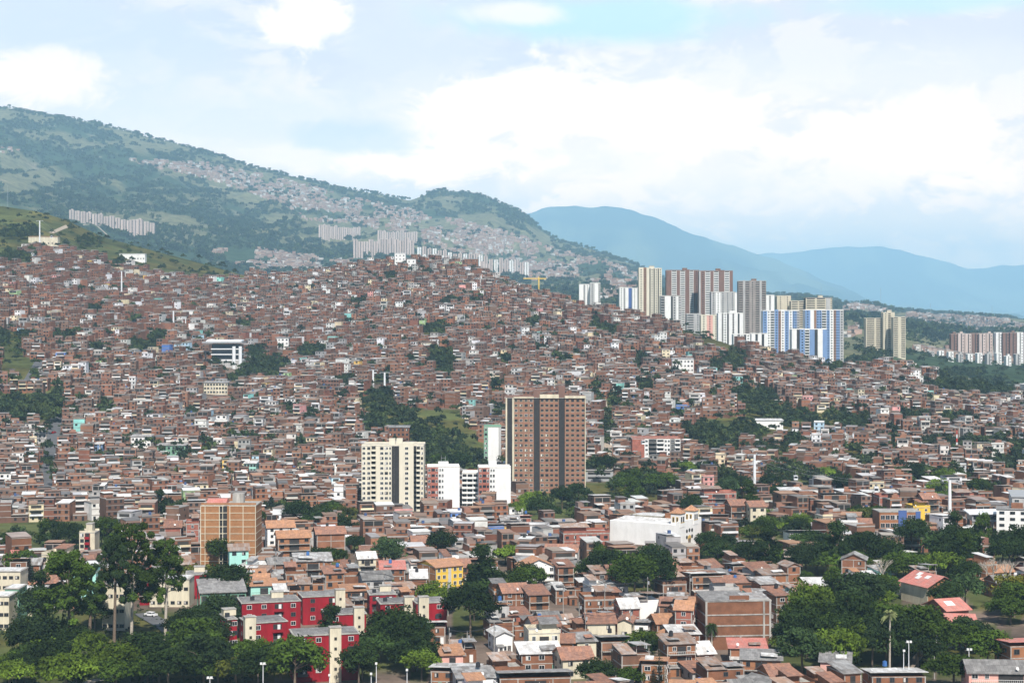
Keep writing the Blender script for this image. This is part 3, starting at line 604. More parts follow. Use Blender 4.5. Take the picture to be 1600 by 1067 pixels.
T('brown tower with white balcony bands and raised dark lift top, right of the brown pair', 1092, 1145, 424, 2200, [(.35,.6,'plaster_grey','n'),(.8,.4,'brown_wall','w'),(1,0,'frame_white','l'),(.6,.6,'brown_wall','n'),(1,0,'frame_white','l'),(1,1.2,'brown_wall','n'),(1,0,'frame_white','l'),(.6,.6,'brown_wall','n')], 'brown_wall', tank='brown_wall')
T('plain pale grey slab tower below the brown pair', 1111, 1148, 457, 2120, [(1,.4,'plaster_grey','w'),(1,.1,'plaster_white','w'),(1,.4,'plaster_grey','w'),(1,.1,'plaster_grey','w'),(1,.5,'plaster_grey','w')], 'plaster_grey')
T('low bluish grey block tucked under the brown twin towers', 1073, 1096, 491, 2060, [(1,.2,'plaster_grey','s'),(1,.5,'plaster_grey','w')], 'plaster_grey')
T('low cream and pink block beside the ribbed white tower', 1095, 1123, 493, 2000, [(1,.4,'cream_wall','w'),(1,.1,'plaster_pink','w'),(1,.5,'cream_wall','w')], 'cream_wall')
T('ribbed white tower in front of the grey slab', 1122, 1161, 490, 1930, [(1,.8,'plaster_white','n'),(.5,0,'plaster_grey','b'),(1,.8,'plaster_white','w'),(.5,0,'dark','v'),(1,.8,'plaster_white','n'),(.5,0,'plaster_grey','b'),(1,.8,'plaster_white','n'),(.5,0,'dark','v'),(1,.8,'plaster_white','n')], 'plaster_white', tank='plaster_white')
T('broad grey brown ribbed tower standing alone right of the brown pair', 1154, 1197, 440, 2180, [(1,.5,'greybrown_wall','l'),(.4,.9,'plaster_grey','n'),(1,.3,'greybrown_wall','l'),(1.2,1,'greybrown_wall','w'),(1,.3,'greybrown_wall','l'),(.4,.9,'plaster_grey','n'),(1,.4,'greybrown_wall','l')], 'greybrown_wall', tank='brown_wall')
T('narrow white tower behind the grey brown ribbed tower', 1196, 1210, 462, 2320, [(1,.4,'plaster_white','n'),(.6,.1,'plaster_grey','w'),(1,.4,'plaster_white','n')], 'plaster_white')
T('narrow pale tower between the brown pair and the grey brown tower', 1146, 1155, 458, 2300, [(1,.4,'plaster_white','n'),(.6,.1,'plaster_grey','w')], 'plaster_white')
T('unfinished concrete tower, left part, behind the blue and white towers', 1214, 1236, 463, 2230, [(1,.3,'beige_wall','w'),(1,.1,'beige_wall','w')], 'beige_wall')
T('unfinished concrete tower, middle part, behind the blue and white towers', 1236, 1259, 471, 2210, [(1,.3,'beige_wall','l'),(1,.1,'beige_wall','l')], 'beige_wall')
T('wide unfinished concrete tower with open floors behind the blue and white towers', 1259, 1300, 466, 2200, [(2,.2,'beige_wall','l'),(2,.2,'beige_wall','l'),(.8,.8,'plaster_grey','n'),(.4,.6,'beige_wall','w')], 'slab_dark', tank='beige_wall')
BB = [(.8,.8,'plaster_skyblue','w'),(.6,.4,'plaster_white','w'),(.8,.1,'frame_white','b'),(.7,.9,'plaster_skyblue','w'),(.5,.5,'brick_tan','w'),(.7,.9,'plaster_white','w')]
T('blue and white striped tower, left of the pair', 1192, 1249, 486, 1880, BB+[(.8,.6,'plaster_skyblue','w'),(.7,.4,'plaster_white','w'),(.8,.8,'plaster_skyblue','W'),(.5,.4,'plaster_grey','w')], 'plaster_white')
T('blue and white striped tower, right of the pair', 1258, 1318, 485, 1860, [(.8,.8,'plaster_skyblue','w'),(.6,.4,'plaster_white','n'),(.4,.4,'brick_tan','n'),(.8,.6,'plaster_skyblue','W'),(.8,.1,'frame_white','b'),(.5,.5,'plaster_skyblue','w'),(.6,.8,'plaster_white','w'),(.4,.5,'brick_tan','w'),(.6,.8,'plaster_skyblue','W'),(.6,.8,'plaster_grey','w')], 'plaster_white')
T('lower blue and white block in front of the striped pair', 1237, 1292, 515, 1800, [(.8,.8,'plaster_white','n'),(.5,.3,'dark','v'),(.8,.6,'plaster_skyblue','w'),(.8,.1,'frame_white','b'),(.8,.6,'plaster_skyblue','n'),(.5,.3,'dark','v'),(.8,.8,'plaster_white','n'),(.7,.5,'plaster_skyblue','n')], 'plaster_white')
T('low white ribbed block at the foot of the blue and white towers', 1146, 1172, 523, 1860, [(.8,.8,'plaster_white','n'),(.5,.3,'dark','v'),(.8,.6,'plaster_white','w'),(.5,.3,'dark','v'),(.8,.6,'plaster_white','w')], 'plaster_white')
T('low white block with dark slots next to the left striped tower', 1174, 1200, 522, 1870, [(.8,.8,'plaster_white','n'),(.5,.3,'dark','v'),(.8,.6,'plaster_white','n'),(.5,.3,'dark','v'),(.8,.6,'plaster_white','n')], 'plaster_white')
T('white and grey tower at the left, first of the two above the brick hill', 905, 921, 445, 2600, [(1,.5,'plaster_white','n'),(.5,.1,'plaster_grey','w'),(1,.5,'plaster_white','w')], 'plaster_white', fh=3)
T('white and grey tower at the left, second of the two above the brick hill', 922, 938, 443, 2580, [(1,.1,'plaster_grey','w'),(.8,.5,'plaster_white','n'),(.5,.1,'plaster_grey','w')], 'plaster_white')
T('white tower with a dark edge left of the tall cream tower', 968, 988, 450, 2480, [(1,.5,'plaster_white','w'),(.5,.1,'plaster_grey','w'),(.8,.5,'plaster_white','n'),(1,.6,'plaster_blue','n')], 'plaster_white')
T('white tower touching the tall cream tower on its left', 988, 999, 451, 2440, [(1,.5,'plaster_white','w'),(.5,.1,'plaster_grey','w')], 'plaster_white')
T('beige stepped tower on the wooded slope, wide left wing', 1353, 1382, 498, 2330, [(1,.2,'beige_wall','l'),(1,.2,'beige_wall','l')], 'beige_wall')
T('beige stepped tower on the wooded slope, high middle wing', 1380, 1398, 489, 2320, [(1,.6,'beige_wall','w'),(.6,.1,'beige_wall','b'),(.8,.6,'beige_wall','n')], 'beige_wall', tank='beige_wall')
T('beige stepped tower on the wooded slope, right wing reaching lowest', 1396, 1415, 496, 2290, [(1,.3,'beige_wall','l'),(.5,.6,'beige_wall','n'),(1,.3,'beige_wall','l')], 'beige_wall')
def slabs(xs, top, d, mat_, grp, word, w=12, tj=2, dj=30, alt=None, dp=12):
    for i, x in enumerate(xs):
        m = mat_ if not alt or i % 3 else alt
        tower('apartment_slab', f'{word}, number {i+1} counted from the left', 'apartment slab', x, x+w, top(x)+random.uniform(-tj, tj), d(x)+random.uniform(-dj, dj), dp,
              [(1,.5,m,'n'),(.35,.1,'greybrown_wall','v'),(1,.5,m,'w')], m, near=False, tank=m if random.random() < .3 else False, fh=4.5, group=grp, gap=40)
def far_d(row): return lambda x: max(2700, hitfar(x, row(x)))
def hitfar(px, row):
    ds = warp(np.arange(2650, 8300, 16.0)); rows = HY-F*heights(np.full(ds.shape, float(px)), ds)/ds
    i = int(np.argmax(rows <= row)); return float(ds[i]) if rows[i] <= row else 9500.0
slabs(range(1486, 1552, 11), lambda x: 522, lambda x: 2700, 'lilac_wall', 'brown and white slabs at the far right', 'brown slab tower in the left cluster at the far right', 10, .6, 6, 'brown_wall')
slabs(range(1556, 1606, 11), lambda x: 520, lambda x: 2690, 'brown_wall', 'brown and white slabs at the far right', 'brown slab tower in the cluster cut by the right edge', 10, .6, 6, 'plaster_white')
slabs(range(1452, 1600, 15), lambda x: 549+(x-1448)*.05, lambda x: 2560, 'plaster_white', 'low white blocks below the brown slabs', 'low white block under the brown slabs', 8, 3, 40, 'plaster_grey')
slabs(range(498, 560, 6), lambda x: 352+(x-498)*.08, far_d(lambda x: 374), 'lilac_wall', 'lilac slabs, upper left row', 'thin lilac slab in the upper row on the far slope', 5, 1.5)
slabs(range(552, 648, 8), lambda x: 376-(x-552)*.02, far_d(lambda x: 402), 'lilac_wall', 'lilac slabs, second row', 'lilac slab in the second row on the far slope', 7, 3)
slabs(range(590, 650, 7), lambda x: 362, far_d(lambda x: 380), 'lilac_wall', 'lilac slabs, third row', 'lilac slab in the row behind the second row', 6, 2)
slabs(range(652, 825, 8), lambda x: 386+(x-652)*.15, far_d(lambda x: 412+(x-652)*.14), 'lilac_wall', 'lilac slabs, long row right of the hilltop', 'lilac slab in the long row behind the brick hilltop', 6, 3, 60, 'plaster_white')
slabs(range(660, 760, 9), lambda x: 396+(x-652)*.15, far_d(lambda x: 424+(x-652)*.1), 'lilac_wall', 'lilac slabs, front row right of the hilltop', 'pale slab in the front row behind the brick hilltop', 6, 3, 60, 'plaster_white')
slabs(range(108, 236, 9), lambda x: 328+(x-108)*.17, far_d(lambda x: 345+(x-108)*.2), 'lilac_wall', 'pink slabs behind the grassy ridge', 'pink slab behind the grassy ridge at left', 7, 2, 40)
slabs([202, 213], lambda x: 343, lambda x: hitfar(x, 370), 'lilac_wall', 'taller pink slabs behind the grassy ridge', 'taller pink tower rising above the slabs behind the grassy ridge', 9, 1, 10)

# ---- the red blocks at the lower left
RB = 'dark red apartment blocks in the trees'
def red_block(label, x0, x1, top, base, floors, depth, yaw, stair=None, bal=(1,)):
    d = 95*F/(base-HY); W = (M_(x1-x0, d)-depth*abs(math.sin(yaw)))/math.cos(yaw); pc = (x0+x1)/2
    t = Thing('red_apartment_block', label, 'apartment block', pc, d+depth/2, yaw, RB); H = (HY-top)*d/F-t.z; fh = 2.65; n = max(2, int(H/fh))
    EXCL.append((x0-2, x1+2, d-28, d+depth+4)); b = MB()
    b.box(0, 0, -1, W, depth, H+1, 'red_paint')
    nb = max(2, int(W/4.2)); t.part('wall', b)
    r = MB(); r.box(0, 0, H, W+.5, depth+.5, .25, 'concrete'); r.box(0, 0, H+.25, W-.6, depth-.6, .16, 'asbestos'); t.part('roof', r)
    for i in range(nb):
        cx = (i+.5)/nb*W-W/2
        for k in range(n):
            z = H-(k+1)*fh
            if i in bal:
                q = MB(); q.box(cx, -depth/2-.5, z-.05, 2.8, 1.0, .16, 'red_paint'); q.box(cx, -depth/2-.97, z+.1, 2.8, .06, .75, 'frame_dark' if k % 2 else 'red_paint'); q.box(cx, -depth/2-.03, z+.15, 2.4, .08, 2.0, 'dark'); q.box(cx+.4, -depth/2-.08, z+.2, .8, .06, 1.8, 'frame_white'); t.part('balcony', q)
            else: t.window(cx, -depth/2-.02, z+.95, 1.3, 1.15, 0, 'frame_white' if random.random() < .6 else 'frame_dark')
    for k in range(n):
        for yy in (-.25, .25):
            t.window(-W/2-.02, yy*depth, H-(k+1)*fh+1.1, .9, .8, 2, 'frame_dark'); t.window(W/2+.02, yy*depth, H-(k+1)*fh+1.1, .9, .8, 1, 'frame_dark')
    if stair is not None:
        sx = stair*W; q = MB(); q.box(sx, -depth/2-.9, -1, 3.0, 2.4, H+3.2, 'plaster_cream'); q.box(sx, -depth/2-.9, H+2.2, 3.3, 2.7, .2, 'concrete')
        for k in range(n): q.box(sx, -depth/2-2.12, H-(k+.4)*fh, .7, .08, .8, 'dark')
        t.part('stair_tower', q)
    if stair is None: q = MB(); q.box(W*.15, depth*.15, H+.4, 3.6, 3.2, 1.7, 'plaster_cream'); q.box(W*.15, depth*.15, H+2.1, 3.9, 3.5, .15, 'concrete'); t.part('roof_room', q)
    if random.random() < .8: q = MB(); q.box(-W*.3, -depth*.2, H+.4, 1.2, 1.0, 1.1, 'tank'); t.part('roof_tank', q)
    t.done()
for a in [('nearest red block with windowed front and a cream stair tower at its left corner', 372, 451, 973, 1040, 5, 10, R(22), -.48, (1,)),
          ('lowest red block in front, reaching the street lamps, cream stair tower mid-wall', 450, 563, 992, 1064, 5, 10, R(14), .12, (0,)),
          ('red block behind the nearest one, with deep balconies at its right end', 368, 472, 941, 1000, 4, 11, R(16), None, (2, 4)),
          ('red block wedged left of the nearest one, half hidden by trees', 340, 374, 968, 1020, 4, 10, R(22), None, ()),
          ('red block with long balconies in the middle of the red group', 463, 537, 932, 975, 4, 10, R(16), .42, (1, 2)),
          ('red block with a cream roof room in the centre right of the group', 500, 574, 960, 1008, 4, 10, R(14), .3, ()),
          ('low dark red block at the back of the group', 572, 620, 929, 962, 3, 9, R(10), None, (0, 1)),
          ('red block just left of the rightmost red block', 586, 642, 943, 985, 4, 10, R(12), .45, ()),
          ('rightmost red block beside the dark round tree', 640, 699, 942, 990, 4, 10, R(14), -.3, (2,)),
          ('far red block with pale roof behind the gum trees', 216, 258, 903, 945, 3, 9, R(10), None, (1,)),
          ('far red block right behind the gum trees under a metal roof', 288, 326, 898, 935, 3, 9, R(10), None, ())]: red_block(*a)

# ---- single buildings in mesh code
def roof_sheet(t, W, dp, H, m, tilt=.08, name='roof', ov=.6):
    q = MB(); q.box(0, 0, H+abs(tilt)*dp/2+.05, W+2*ov, dp+2*ov, .12, m, tilt=tilt); return t.part(name, q)
HG = 'brick houses of the near quarter'
WALLN = {'brick': 'brick', 'brick_orange': 'orange brick', 'brick_brown': 'brown brick', 'brick_red': 'red brick', 'plaster_white': 'white', 'plaster_cream': 'cream', 'plaster_grey': 'grey plastered', 'plaster_yellow': 'yellow', 'plaster_green': 'green', 'plaster_mint': 'mint green', 'plaster_pink': 'pink'}
ROOFN = {'tin': 'grey metal', 'tin_white': 'white metal', 'tin_rust': 'rusty metal', 'tin_red': 'red metal', 'asbestos': 'dark grey', 'tile': 'brown tiled', 'tile_orange': 'orange tiled'}
NUMW = {1: 'one-storey', 2: 'two-storey', 3: 'three-storey', 4: 'four-storey', 5: 'five-storey'}
NOUN_GROUPS = {}
HOUSES = []      # (root, attribute text, px, row)
def house(px, d, W, dp, st, wall, roof, style, yaw, label=None, near=True, group=HG, extras=True, fh=2.75):
    """style: mono, gable, cross, flat, mixed"""
    t = Thing('house', label, 'house', px, d, yaw, group); H = st*fh; b = MB(); yf = -dp/2
    b.box(0, 0, -3, W, dp, H+3, wall)
    brick = wall.startswith('brick')
    if style == 'gable': b.prism(0, 0, H, W-.02, dp-.02, W*0+dp*.22, wall, 'x')
    if style == 'cross': b.prism(0, 0, H, W-.02, dp-.02, W*.22, wall, 'y')
    t.part('wall', b)
    if brick and (st > 1):
        q = MB()
        for k in range(1, st+1): q.box(0, 0, k*fh-.26, W+.10, dp+.10, .24, 'concrete')
        nc = max(1, int(W/4)) if random.random() < .5 else 1
        for i in range(nc+1): q.box(-W/2+.15+i*(W-.3)/nc, yf, 0, .28, .12, H, 'concrete')
        t.part('frame', q)
    if style == 'mono': roof_sheet(t, W, dp, H, roof, random.choice((-.14, -.1, .08, .12, .16)))
    elif style == 'gable': q = MB(); q.gable(0, 0, H, W, dp, dp*.22, roof, 'x'); t.part('roof', q)
    elif style == 'cross': q = MB(); q.gable(0, 0, H, W, dp, W*.22, roof, 'y'); t.part('roof', q)
    elif style == 'flat':
        q = MB(); q.box(0, 0, H, W+.2, dp+.2, .22, 'concrete'); pm = wall
        for x, y, a, c in ((0, yf+.1, W, .15), (0, -yf-.1, W, .15), (-W/2+.1, 0, .15, dp-.4), (W/2-.1, 0, .15, dp-.4)): q.box(x, y, H+.22, a, c, .9, pm)
        t.part('roof', q)
        u = random.choice((-1, 1)); q = MB(); q.box(u*W*.22, dp*.12, H+.22, W*.48, dp*.55, 2.3, wall); t.part('roof_room', q)
        q = MB(); q.box(u*W*.22, dp*.08, H+2.7, W*.62, dp*.78, .12, roof, tilt=.1); t.part('roof_cover', q)
    else:   # mixed: two sheets at different heights, one on posts
        q = MB(); q.box(-W*.24, 0, H+.5, W*.56, dp+1, .12, roof, tilt=.1); t.part('roof', q)
        q = MB(); q.box(W*.26, -.3, H+.25+1.6*(st % 2), W*.52, dp+.6, .12, 'tin_rust' if roof != 'tin_rust' else 'tin', tilt=-.09)
        for x in (.04, .48):
            for y in (-.45, .45): q.box(W*x, dp*y, H, .14, .14, .4+1.6*(st % 2), 'concrete')
        t.part('roof_cover', q)
    if extras and style in ('mono', 'mixed') and random.random() < .7:
        q = MB(); u = random.choice((-1, 1)); q.box(u*W*.2, -dp*.2, H+.75+random.random()*.5, W*random.uniform(.3, .5), dp*random.uniform(.3, .55), .08, random.choice(('tin_rust', 'tin', 'asbestos', 'tin_white', 'tile')), tilt=random.uniform(-.08, .12), tx=random.uniform(-.05, .05)); t.part('roof_sheet', q)
    if extras and random.random() < .55:
        w2 = W*random.uniform(.35, .7); u = random.choice((-1, 1))*(W-w2)/2; h2 = random.uniform(2.1, 2.7); q = MB(); q.box(u, yf-1.25, -2, w2, 2.5, h2+2, random.choice(('brick', 'brick_brown', 'plaster_grey', wall))); q.box(u, yf-1.3, h2+.15, w2+.5, 3.1, .08, random.choice(('tin_rust', 'tin', 'asbestos', 'tin_white')), tilt=.1); q.box(u, yf-2.52, .1, .9, .06, 1.9, 'dark'); t.part('lean_to', q)
    n = max(1, int(W/2.9)); balc = st > 1 and random.random() < .38 and extras; vs = 1 if (yaw < math.atan2(-(px-800)/F, 1)) else 2
    fr = random.choice(('frame_white', 'frame_dark', 'frame_dark'))
    blank = brick and random.random() < .2
    for k in range(st):
        z = k*fh
        if k == 0: q = MB(); dx = random.choice((-.3, .3))*W; q.box(dx, yf-.03, 0, 1.0, .1, 2.1, random.choice(('frame_dark', 'frame_white', 'plaster_green'))); t.part('door', q)
        if k and balc:
            q = MB(); q.box(0, yf-.5, z-.12, W*.94, 1.1, .16, 'concrete')
            q.box(0, yf-1.0, z+.75, W*.94, .06, .08, fr)
            for i in range(int(W*.94/.5)): q.box(-W*.47+.05+i*.5, yf-1.0, z+.04, .05, .05, .72, fr)
            q.box(0, yf-.03, z+.05, W*.3, .08, 2.0, 'dark'); t.part('balcony', q)
        for i in range(n):
            x = (i+.5)/n*W-W/2
            if k == 0 and abs(x-dx) < 1.3: continue
            if k and balc and abs(x) < W*.2: continue
            if blank or random.random() < .15: continue
            t.window(x, yf-.02, z+.95, random.choice((.9, 1.1, 1.4)), random.choice((1.0, 1.2)), 0, fr, 40)
        for y in (-.22, .25):
            if random.random() < .5: t.window((W/2+.02)*(1 if vs == 1 else -1), y*dp, z+1.0, .9, 1.0, vs, fr, 40)
    if extras and random.random() < .22:
        q = MB(); x = random.uniform(-.3, .3)*W; zt = H+.3+(dp*.1 if style in ('mono', 'gable') else 0); m = random.choice(('tank', 'tank', 'tank_blue')); q.tube((x, dp*.2, zt), (x, dp*.2, zt+1.2), .62, .55, m, 12); q.tube((x, dp*.2, zt+1.2), (x, dp*.2, zt+1.35), .3, .3, m, 10); t.part('water_tank', q)
    if extras and random.random() < .18:
        q = MB(); x = random.uniform(-.4, .4)*W; q.tube((x, yf+.2, H), (x, yf+.2, H+.9), .04, .04, 'steel_grey', 6); q.tube((x, yf+.15, H+1.0), (x+.1, yf-.05, H+1.1), .08, .42, 'plaster_white', 12); t.part('satellite_dish', q)
    r = t.done(); zb = t.z
    if label is None: HOUSES.append((r, f'{NUMW[st]} {WALLN[wall]} house with {ROOFN[roof]} roof', px, HY-F*(zb+H)/d))
    return r
def dist(row): return 95*F/(row-HY)
CUSTOM = 0
def ch(x0, x1, top, base, wall, roof, style, yaw=0, label=None, dp=None, st=None):
    """one particular house of the view, by its outline"""
    global CUSTOM
    CUSTOM += 1; d0 = dist(base); dp = dp or 10; y = R(yaw); W = max(4, (M_(x1-x0, d0)-dp*abs(math.sin(y)))/math.cos(y)); d = d0+dp/2; H = (base-top)*d0/F
    st = st or max(1, min(5, int(round(H/2.85)))); EXCL.append((x0-1, x1+1, d0-13, d0+dp+1))
    house((x0+x1)/2, d, W, dp, st, wall, roof, style, y, label, fh=max(2.4, min(3.4, (H-.4)/st)))
# particular houses of the near quarter: x0, x1, top row, base row, wall, roof, style, yaw
CH = [
(412,462,822,862,'plaster_white','tile_orange','gable',14),(428,487,838,880,'brick_orange','tile_orange','gable',14),(488,541,832,878,'brick','tile','gable',14),
(456,520,875,915,'brick_orange','tin','mono',10),(500,540,894,932,'brick_orange','tile','mono',14),(558,614,903,932,'plaster_grey','asbestos','gable',16),(592,634,889,910,'brick','tin_red','mono',6),
(668,697,977,1006,'brick','tin_white','mono',4),(640,668,905,925,'brick','tin_white','mono',4),(288,314,817,856,'brick_red','tin_rust','flat',10),(256,286,822,848,'brick_red','tile','gable',8),
(750,792,797,820,'brick','asbestos','flat',-6),(781,812,812,832,'plaster_white','tin','mono',4),(806,830,808,826,'brick_red','tin_red','mono',4),(874,952,832,868,'brick_red','tin_rust','flat',8),
(851,906,860,884,'plaster_white','tile','gable',-8),(806,868,884,918,'plaster_white','tile_orange','cross',12),(862,896,884,920,'brick','tile','mono',12),
(775,826,925,960,'brick','tile','gable',14),(815,858,928,964,'brick_orange','tile','mono',14),(861,899,919,944,'brick','tin_white','mixed',8),(762,801,990,1020,'plaster_white','tin_white','cross',14),
(820,876,976,1008,'plaster_grey','tile','gable',16),(963,994,970,1010,'plaster_cream','tile','cross',-10),(993,1016,975,1003,'plaster_white','tin','mono',-10),(905,948,972,998,'brick_orange','tin_white','mono',4),
(984,1038,932,960,'brick_orange','tin','mono',-10),(866,926,1026,1060,'plaster_cream','tile','gable',12),(674,752,1046,1078,'brick_orange','tin_white','mono',-6),(706,778,1056,1092,'plaster_grey','tin','mono',10),
(774,892,1056,1092,'brick','tin','mono',6),(806,878,1018,1050,'brick','tin_white','mono',8),(1069,1128,898,934,'brick_orange','tin_white','mono',12),(1124,1206,908,936,'brick','tile','mixed',8),
(1197,1226,928,986,'brick_brown','tile','mono',16),(1216,1276,773,796,'brick','tin_white','flat',4),(1280,1321,772,804,'brick','tin','mono',6),(1134,1166,788,820,'brick','tile','gable',10),
(1164,1195,790,822,'plaster_cream','tile','gable',10),(1095,1149,770,794,'brick_red','tin_rust','flat',6),(1310,1340,815,840,'plaster_white','tin','flat',-6),(1338,1362,818,840,'plaster_white','tile','gable',-6),
(1277,1334,1032,1074,'plaster_pink','asbestos','mono',-12),(1155,1224,1028,1062,'brick_orange','asbestos','mono',-8),(1137,1197,1010,1040,'brick','tin_red','mono',-4),(1041,1091,988,1024,'brick','tin_white','mono',6),
(1000,1046,1036,1082,'brick_orange','tile_orange','mono',-8),(1256,1292,912,930,'brick_orange','tin_white','mono',4),(1218,1262,930,956,'brick_orange','tin','mono',8),(1250,1288,935,960,'brick_orange','tile_orange','mono',8),
(1418,1450,792,818,'plaster_yellow','tile','flat',8),(1434,1464,778,816,'brick_brown','tile','gable',8),(1489,1536,776,798,'brick_red','tin_rust','flat',6),
(1560,1650,1006,1062,'brick_orange','tin_red','mono',8),(1506,1640,1050,1096,'plaster_pink','asbestos','gable',-4),(1353,1440,1058,1086,'brick','tin_white','mono',2),(375,402,886,912,'plaster_white','tin','flat',-8),
(1226,1286,832,856,'plaster_white','tin_white','mono',6),(1368,1402,776,806,'brick_red','tin_white','flat',4),(700,745,1010,1034,'brick','tin_rust','mixed',6),(930,985,1000,1030,'brick_brown','tin','mono',8),
(1040,1095,936,962,'brick','tin','mixed',-6),(905,960,935,962,'brick','tin_rust','flat',8),(1090,1160,1042,1078,'brick','tin_rust','mixed',10),(560,612,862,884,'brick','tile','gable',8),(640,690,846,866,'brick','tile','gable',8)]
for c in CH: ch(*c)

def window_rows(t, W, dp, n, fh, cols, z0=.9, w=1.2, h=1.2, side=0, fr='frame_white', yf=None):
    for k in range(n):
        for i in range(cols):
            if side == 0: t.window((i+.5)/cols*W-W/2, (yf if yf is not None else -dp/2)-.02, k*fh+z0, w, h, 0, fr)
            else: t.window((W/2+.02)*(1 if side == 1 else -1), (i+.5)/cols*dp-dp/2, k*fh+z0, w, h, side, fr)
def block(name, label, cat, x0, x1, top, base, dp, yaw, wall, gap=26, group=None):
    d0 = dist(base); y = R(yaw); W = (M_(x1-x0, d0)-dp*abs(math.sin(y)))/math.cos(y); t = Thing(name, label, cat, (x0+x1)/2, d0+dp/2, y, group)
    H = (HY-top)*d0/F-t.z; EXCL.append((x0-2, x1+2, d0-gap, d0+dp+3)); b = MB(); b.box(0, 0, -3, W, dp, H+3, wall); return t, W, H, b, d0
# yellow block
t, W, H, b, d0 = block('apartment_block', 'yellow apartment block with bare brick side and orange roof', 'apartment block', 651, 724, 885, 918, 13, 34, 'plaster_yellow', gap=45)
t.part('wall', b); q = MB(); q.box(-W/2-.06, 0, 0, .16, 13.1, H, 'brick_clay')
for k in range(4): q.box(-W/2-.1, 0, k*H/3-.1, .16, 13.1, .25, 'concrete')
for k in (-.5, -.17, .17, .49): q.box(-W/2-.12, 13*k, 0, .16, .3, H, 'concrete')
t.part('brick_side', q); q = MB(); q.gable(0, 0, H, W, 13, 1.8, 'tile_orange', 'x'); t.part('roof', q); q = MB(); q.prism(0, 0, H, W-.1, 12.9, 1.75, 'plaster_yellow', 'x'); t.part('gable', q)
window_rows(t, W, 13, 3, H/3, 5, .8, 1.1, 1.2, 0, 'frame_white'); q = MB(); q.box(0, -6.56, 0, 1.2, .16, H, 'plaster_grey'); t.part('stairwell_strip', q); t.done()
# large banded brick block
t, W, H, b, d0 = block('banded_block', 'large windowless brick block with concrete bands and columns above the conifer palm', 'apartment block', 1090, 1201, 938, 1014, 13, 6, 'brick', gap=20)
t.part('wall', b); q = MB()
for z in (.27, .48, .70, .98): q.box(0, -.02, H*z, W+.3, 13.3, .35, 'concrete')
for x in (-.49, .39, .485): q.box(W*x, -6.6, 0, .55, .35, H, 'concrete')
q.box(W*.03, -6.6, 0, .5, .35, H*.27, 'concrete'); q.box(W*.1, -6.6, 0, .45, .35, H*.12, 'concrete'); t.part('frame', q)
q = MB(); q.box(-W*.2, 0, H+.4, W*.62, 13.6, .14, 'asbestos', tilt=.05); q.box(W*.3, -1, H+.1, W*.42, 11, .14, 'tin', tilt=.06); t.part('roof', q)
q = MB(); q.box(W*.02, -5.9, H, W*.3, .3, 1.4, 'brick'); t.part('parapet', q); t.done()
# church
t, W, H, b, d0 = block('church', 'white church with two small bell towers under orange pyramid caps', 'church', 952, 1094, 817, 852, 21, -33, 'plaster_white', gap=50)
H *= .98; t.part('wall', b); q = MB(); q.box(0, 0, H, W+.4, 20.4, .3, 'plaster_white'); q.prism(0, 1, H+.3, W-2, 16, 1.0, 'tin_white', 'x'); t.part('roof', q)
q = MB(); q.box(W/2+.4, 0, -2, .9, 21, H+3.6, 'plaster_white'); t.part('front_gable', q)
for y in (-7.2, 5.2):
    q = MB(); q.box(W/2-1.2, y, H-1, 4.4, 4.4, 5.6, 'plaster_white'); q.box(W/2-1.2, y, H+4.6, 4.9, 4.9, .3, 'gold_paint'); tw = t.part('bell_tower', q)
    for yy in (-.9, .9): r = MB(); r.box(W/2+1.04, y+yy, H+1.2, .1, 1.0, 2.2, 'dark'); r.box(W/2+1.06, y+yy, H+.9, .1, 1.5, .25, 'gold_paint'); t.part('bell_arch', r, None, tw)
    for xx in (-.9, .9): r = MB(); r.box(W/2-1.2+xx, y-2.24, H+1.2, 1.0, .1, 2.2, 'gold_paint'); r.box(W/2-1.2+xx, y-2.28, H+1.4, .6, .1, 1.7, 'dark'); t.part('bell_arch', r, None, tw)
    r = MB(); e = W/2-1.2; r.add([(e-2.7, y-2.7, H+4.9), (e+2.7, y-2.7, H+4.9), (e+2.7, y+2.7, H+4.9), (e-2.7, y+2.7, H+4.9), (e, y, H+7.2)], [(0, 1, 4), (1, 2, 4), (2, 3, 4), (3, 0, 4), (3, 2, 1, 0)], 'tile_orange'); t.part('tower_cap', r, None, tw)
for y, z in ((-3, 6.2), (-.6, 6.4), (1.8, 6.2), (-3, 3.6), (1.8, 3.6)): q = MB(); q.tube((W/2+.84, y, z), (W/2+.94, y, z), .8, .8, 'dark', 14); t.part('round_window', q)
q = MB(); q.tube((W/2+.80, -.6, 2.9), (W/2+.93, -.6, 2.9), 1.5, 1.5, 'gold_paint', 16); q.box(W/2+.9, -.6, 0, .1, 2.2, 3.0, 'trunk'); t.part('door', q)
for x in (-.46, -.4, -.3, -.2, -.1, 0, .1, .2): q = MB(); q.box(W*x, -10.04, H*(.62 if x < -.35 else .88), .9, .1, .9 if x < -.35 else .45, 'dark'); t.part('window', q)
q = MB(); q.box(-W*.12, 5, H+.3, W*.4, 8, 1.6, 'plaster_cream'); q.box(0, -10.1, H-.5, W, .3, .3, 'plaster_white'); q.box(-W*.12, 5, H+1.9, W*.44, 9, .2, 'tin_white'); q.box(W*.22, 6, H+.3, 7, 7, 2.8, 'brick_orange'); t.part('parish_house', q); t.done()
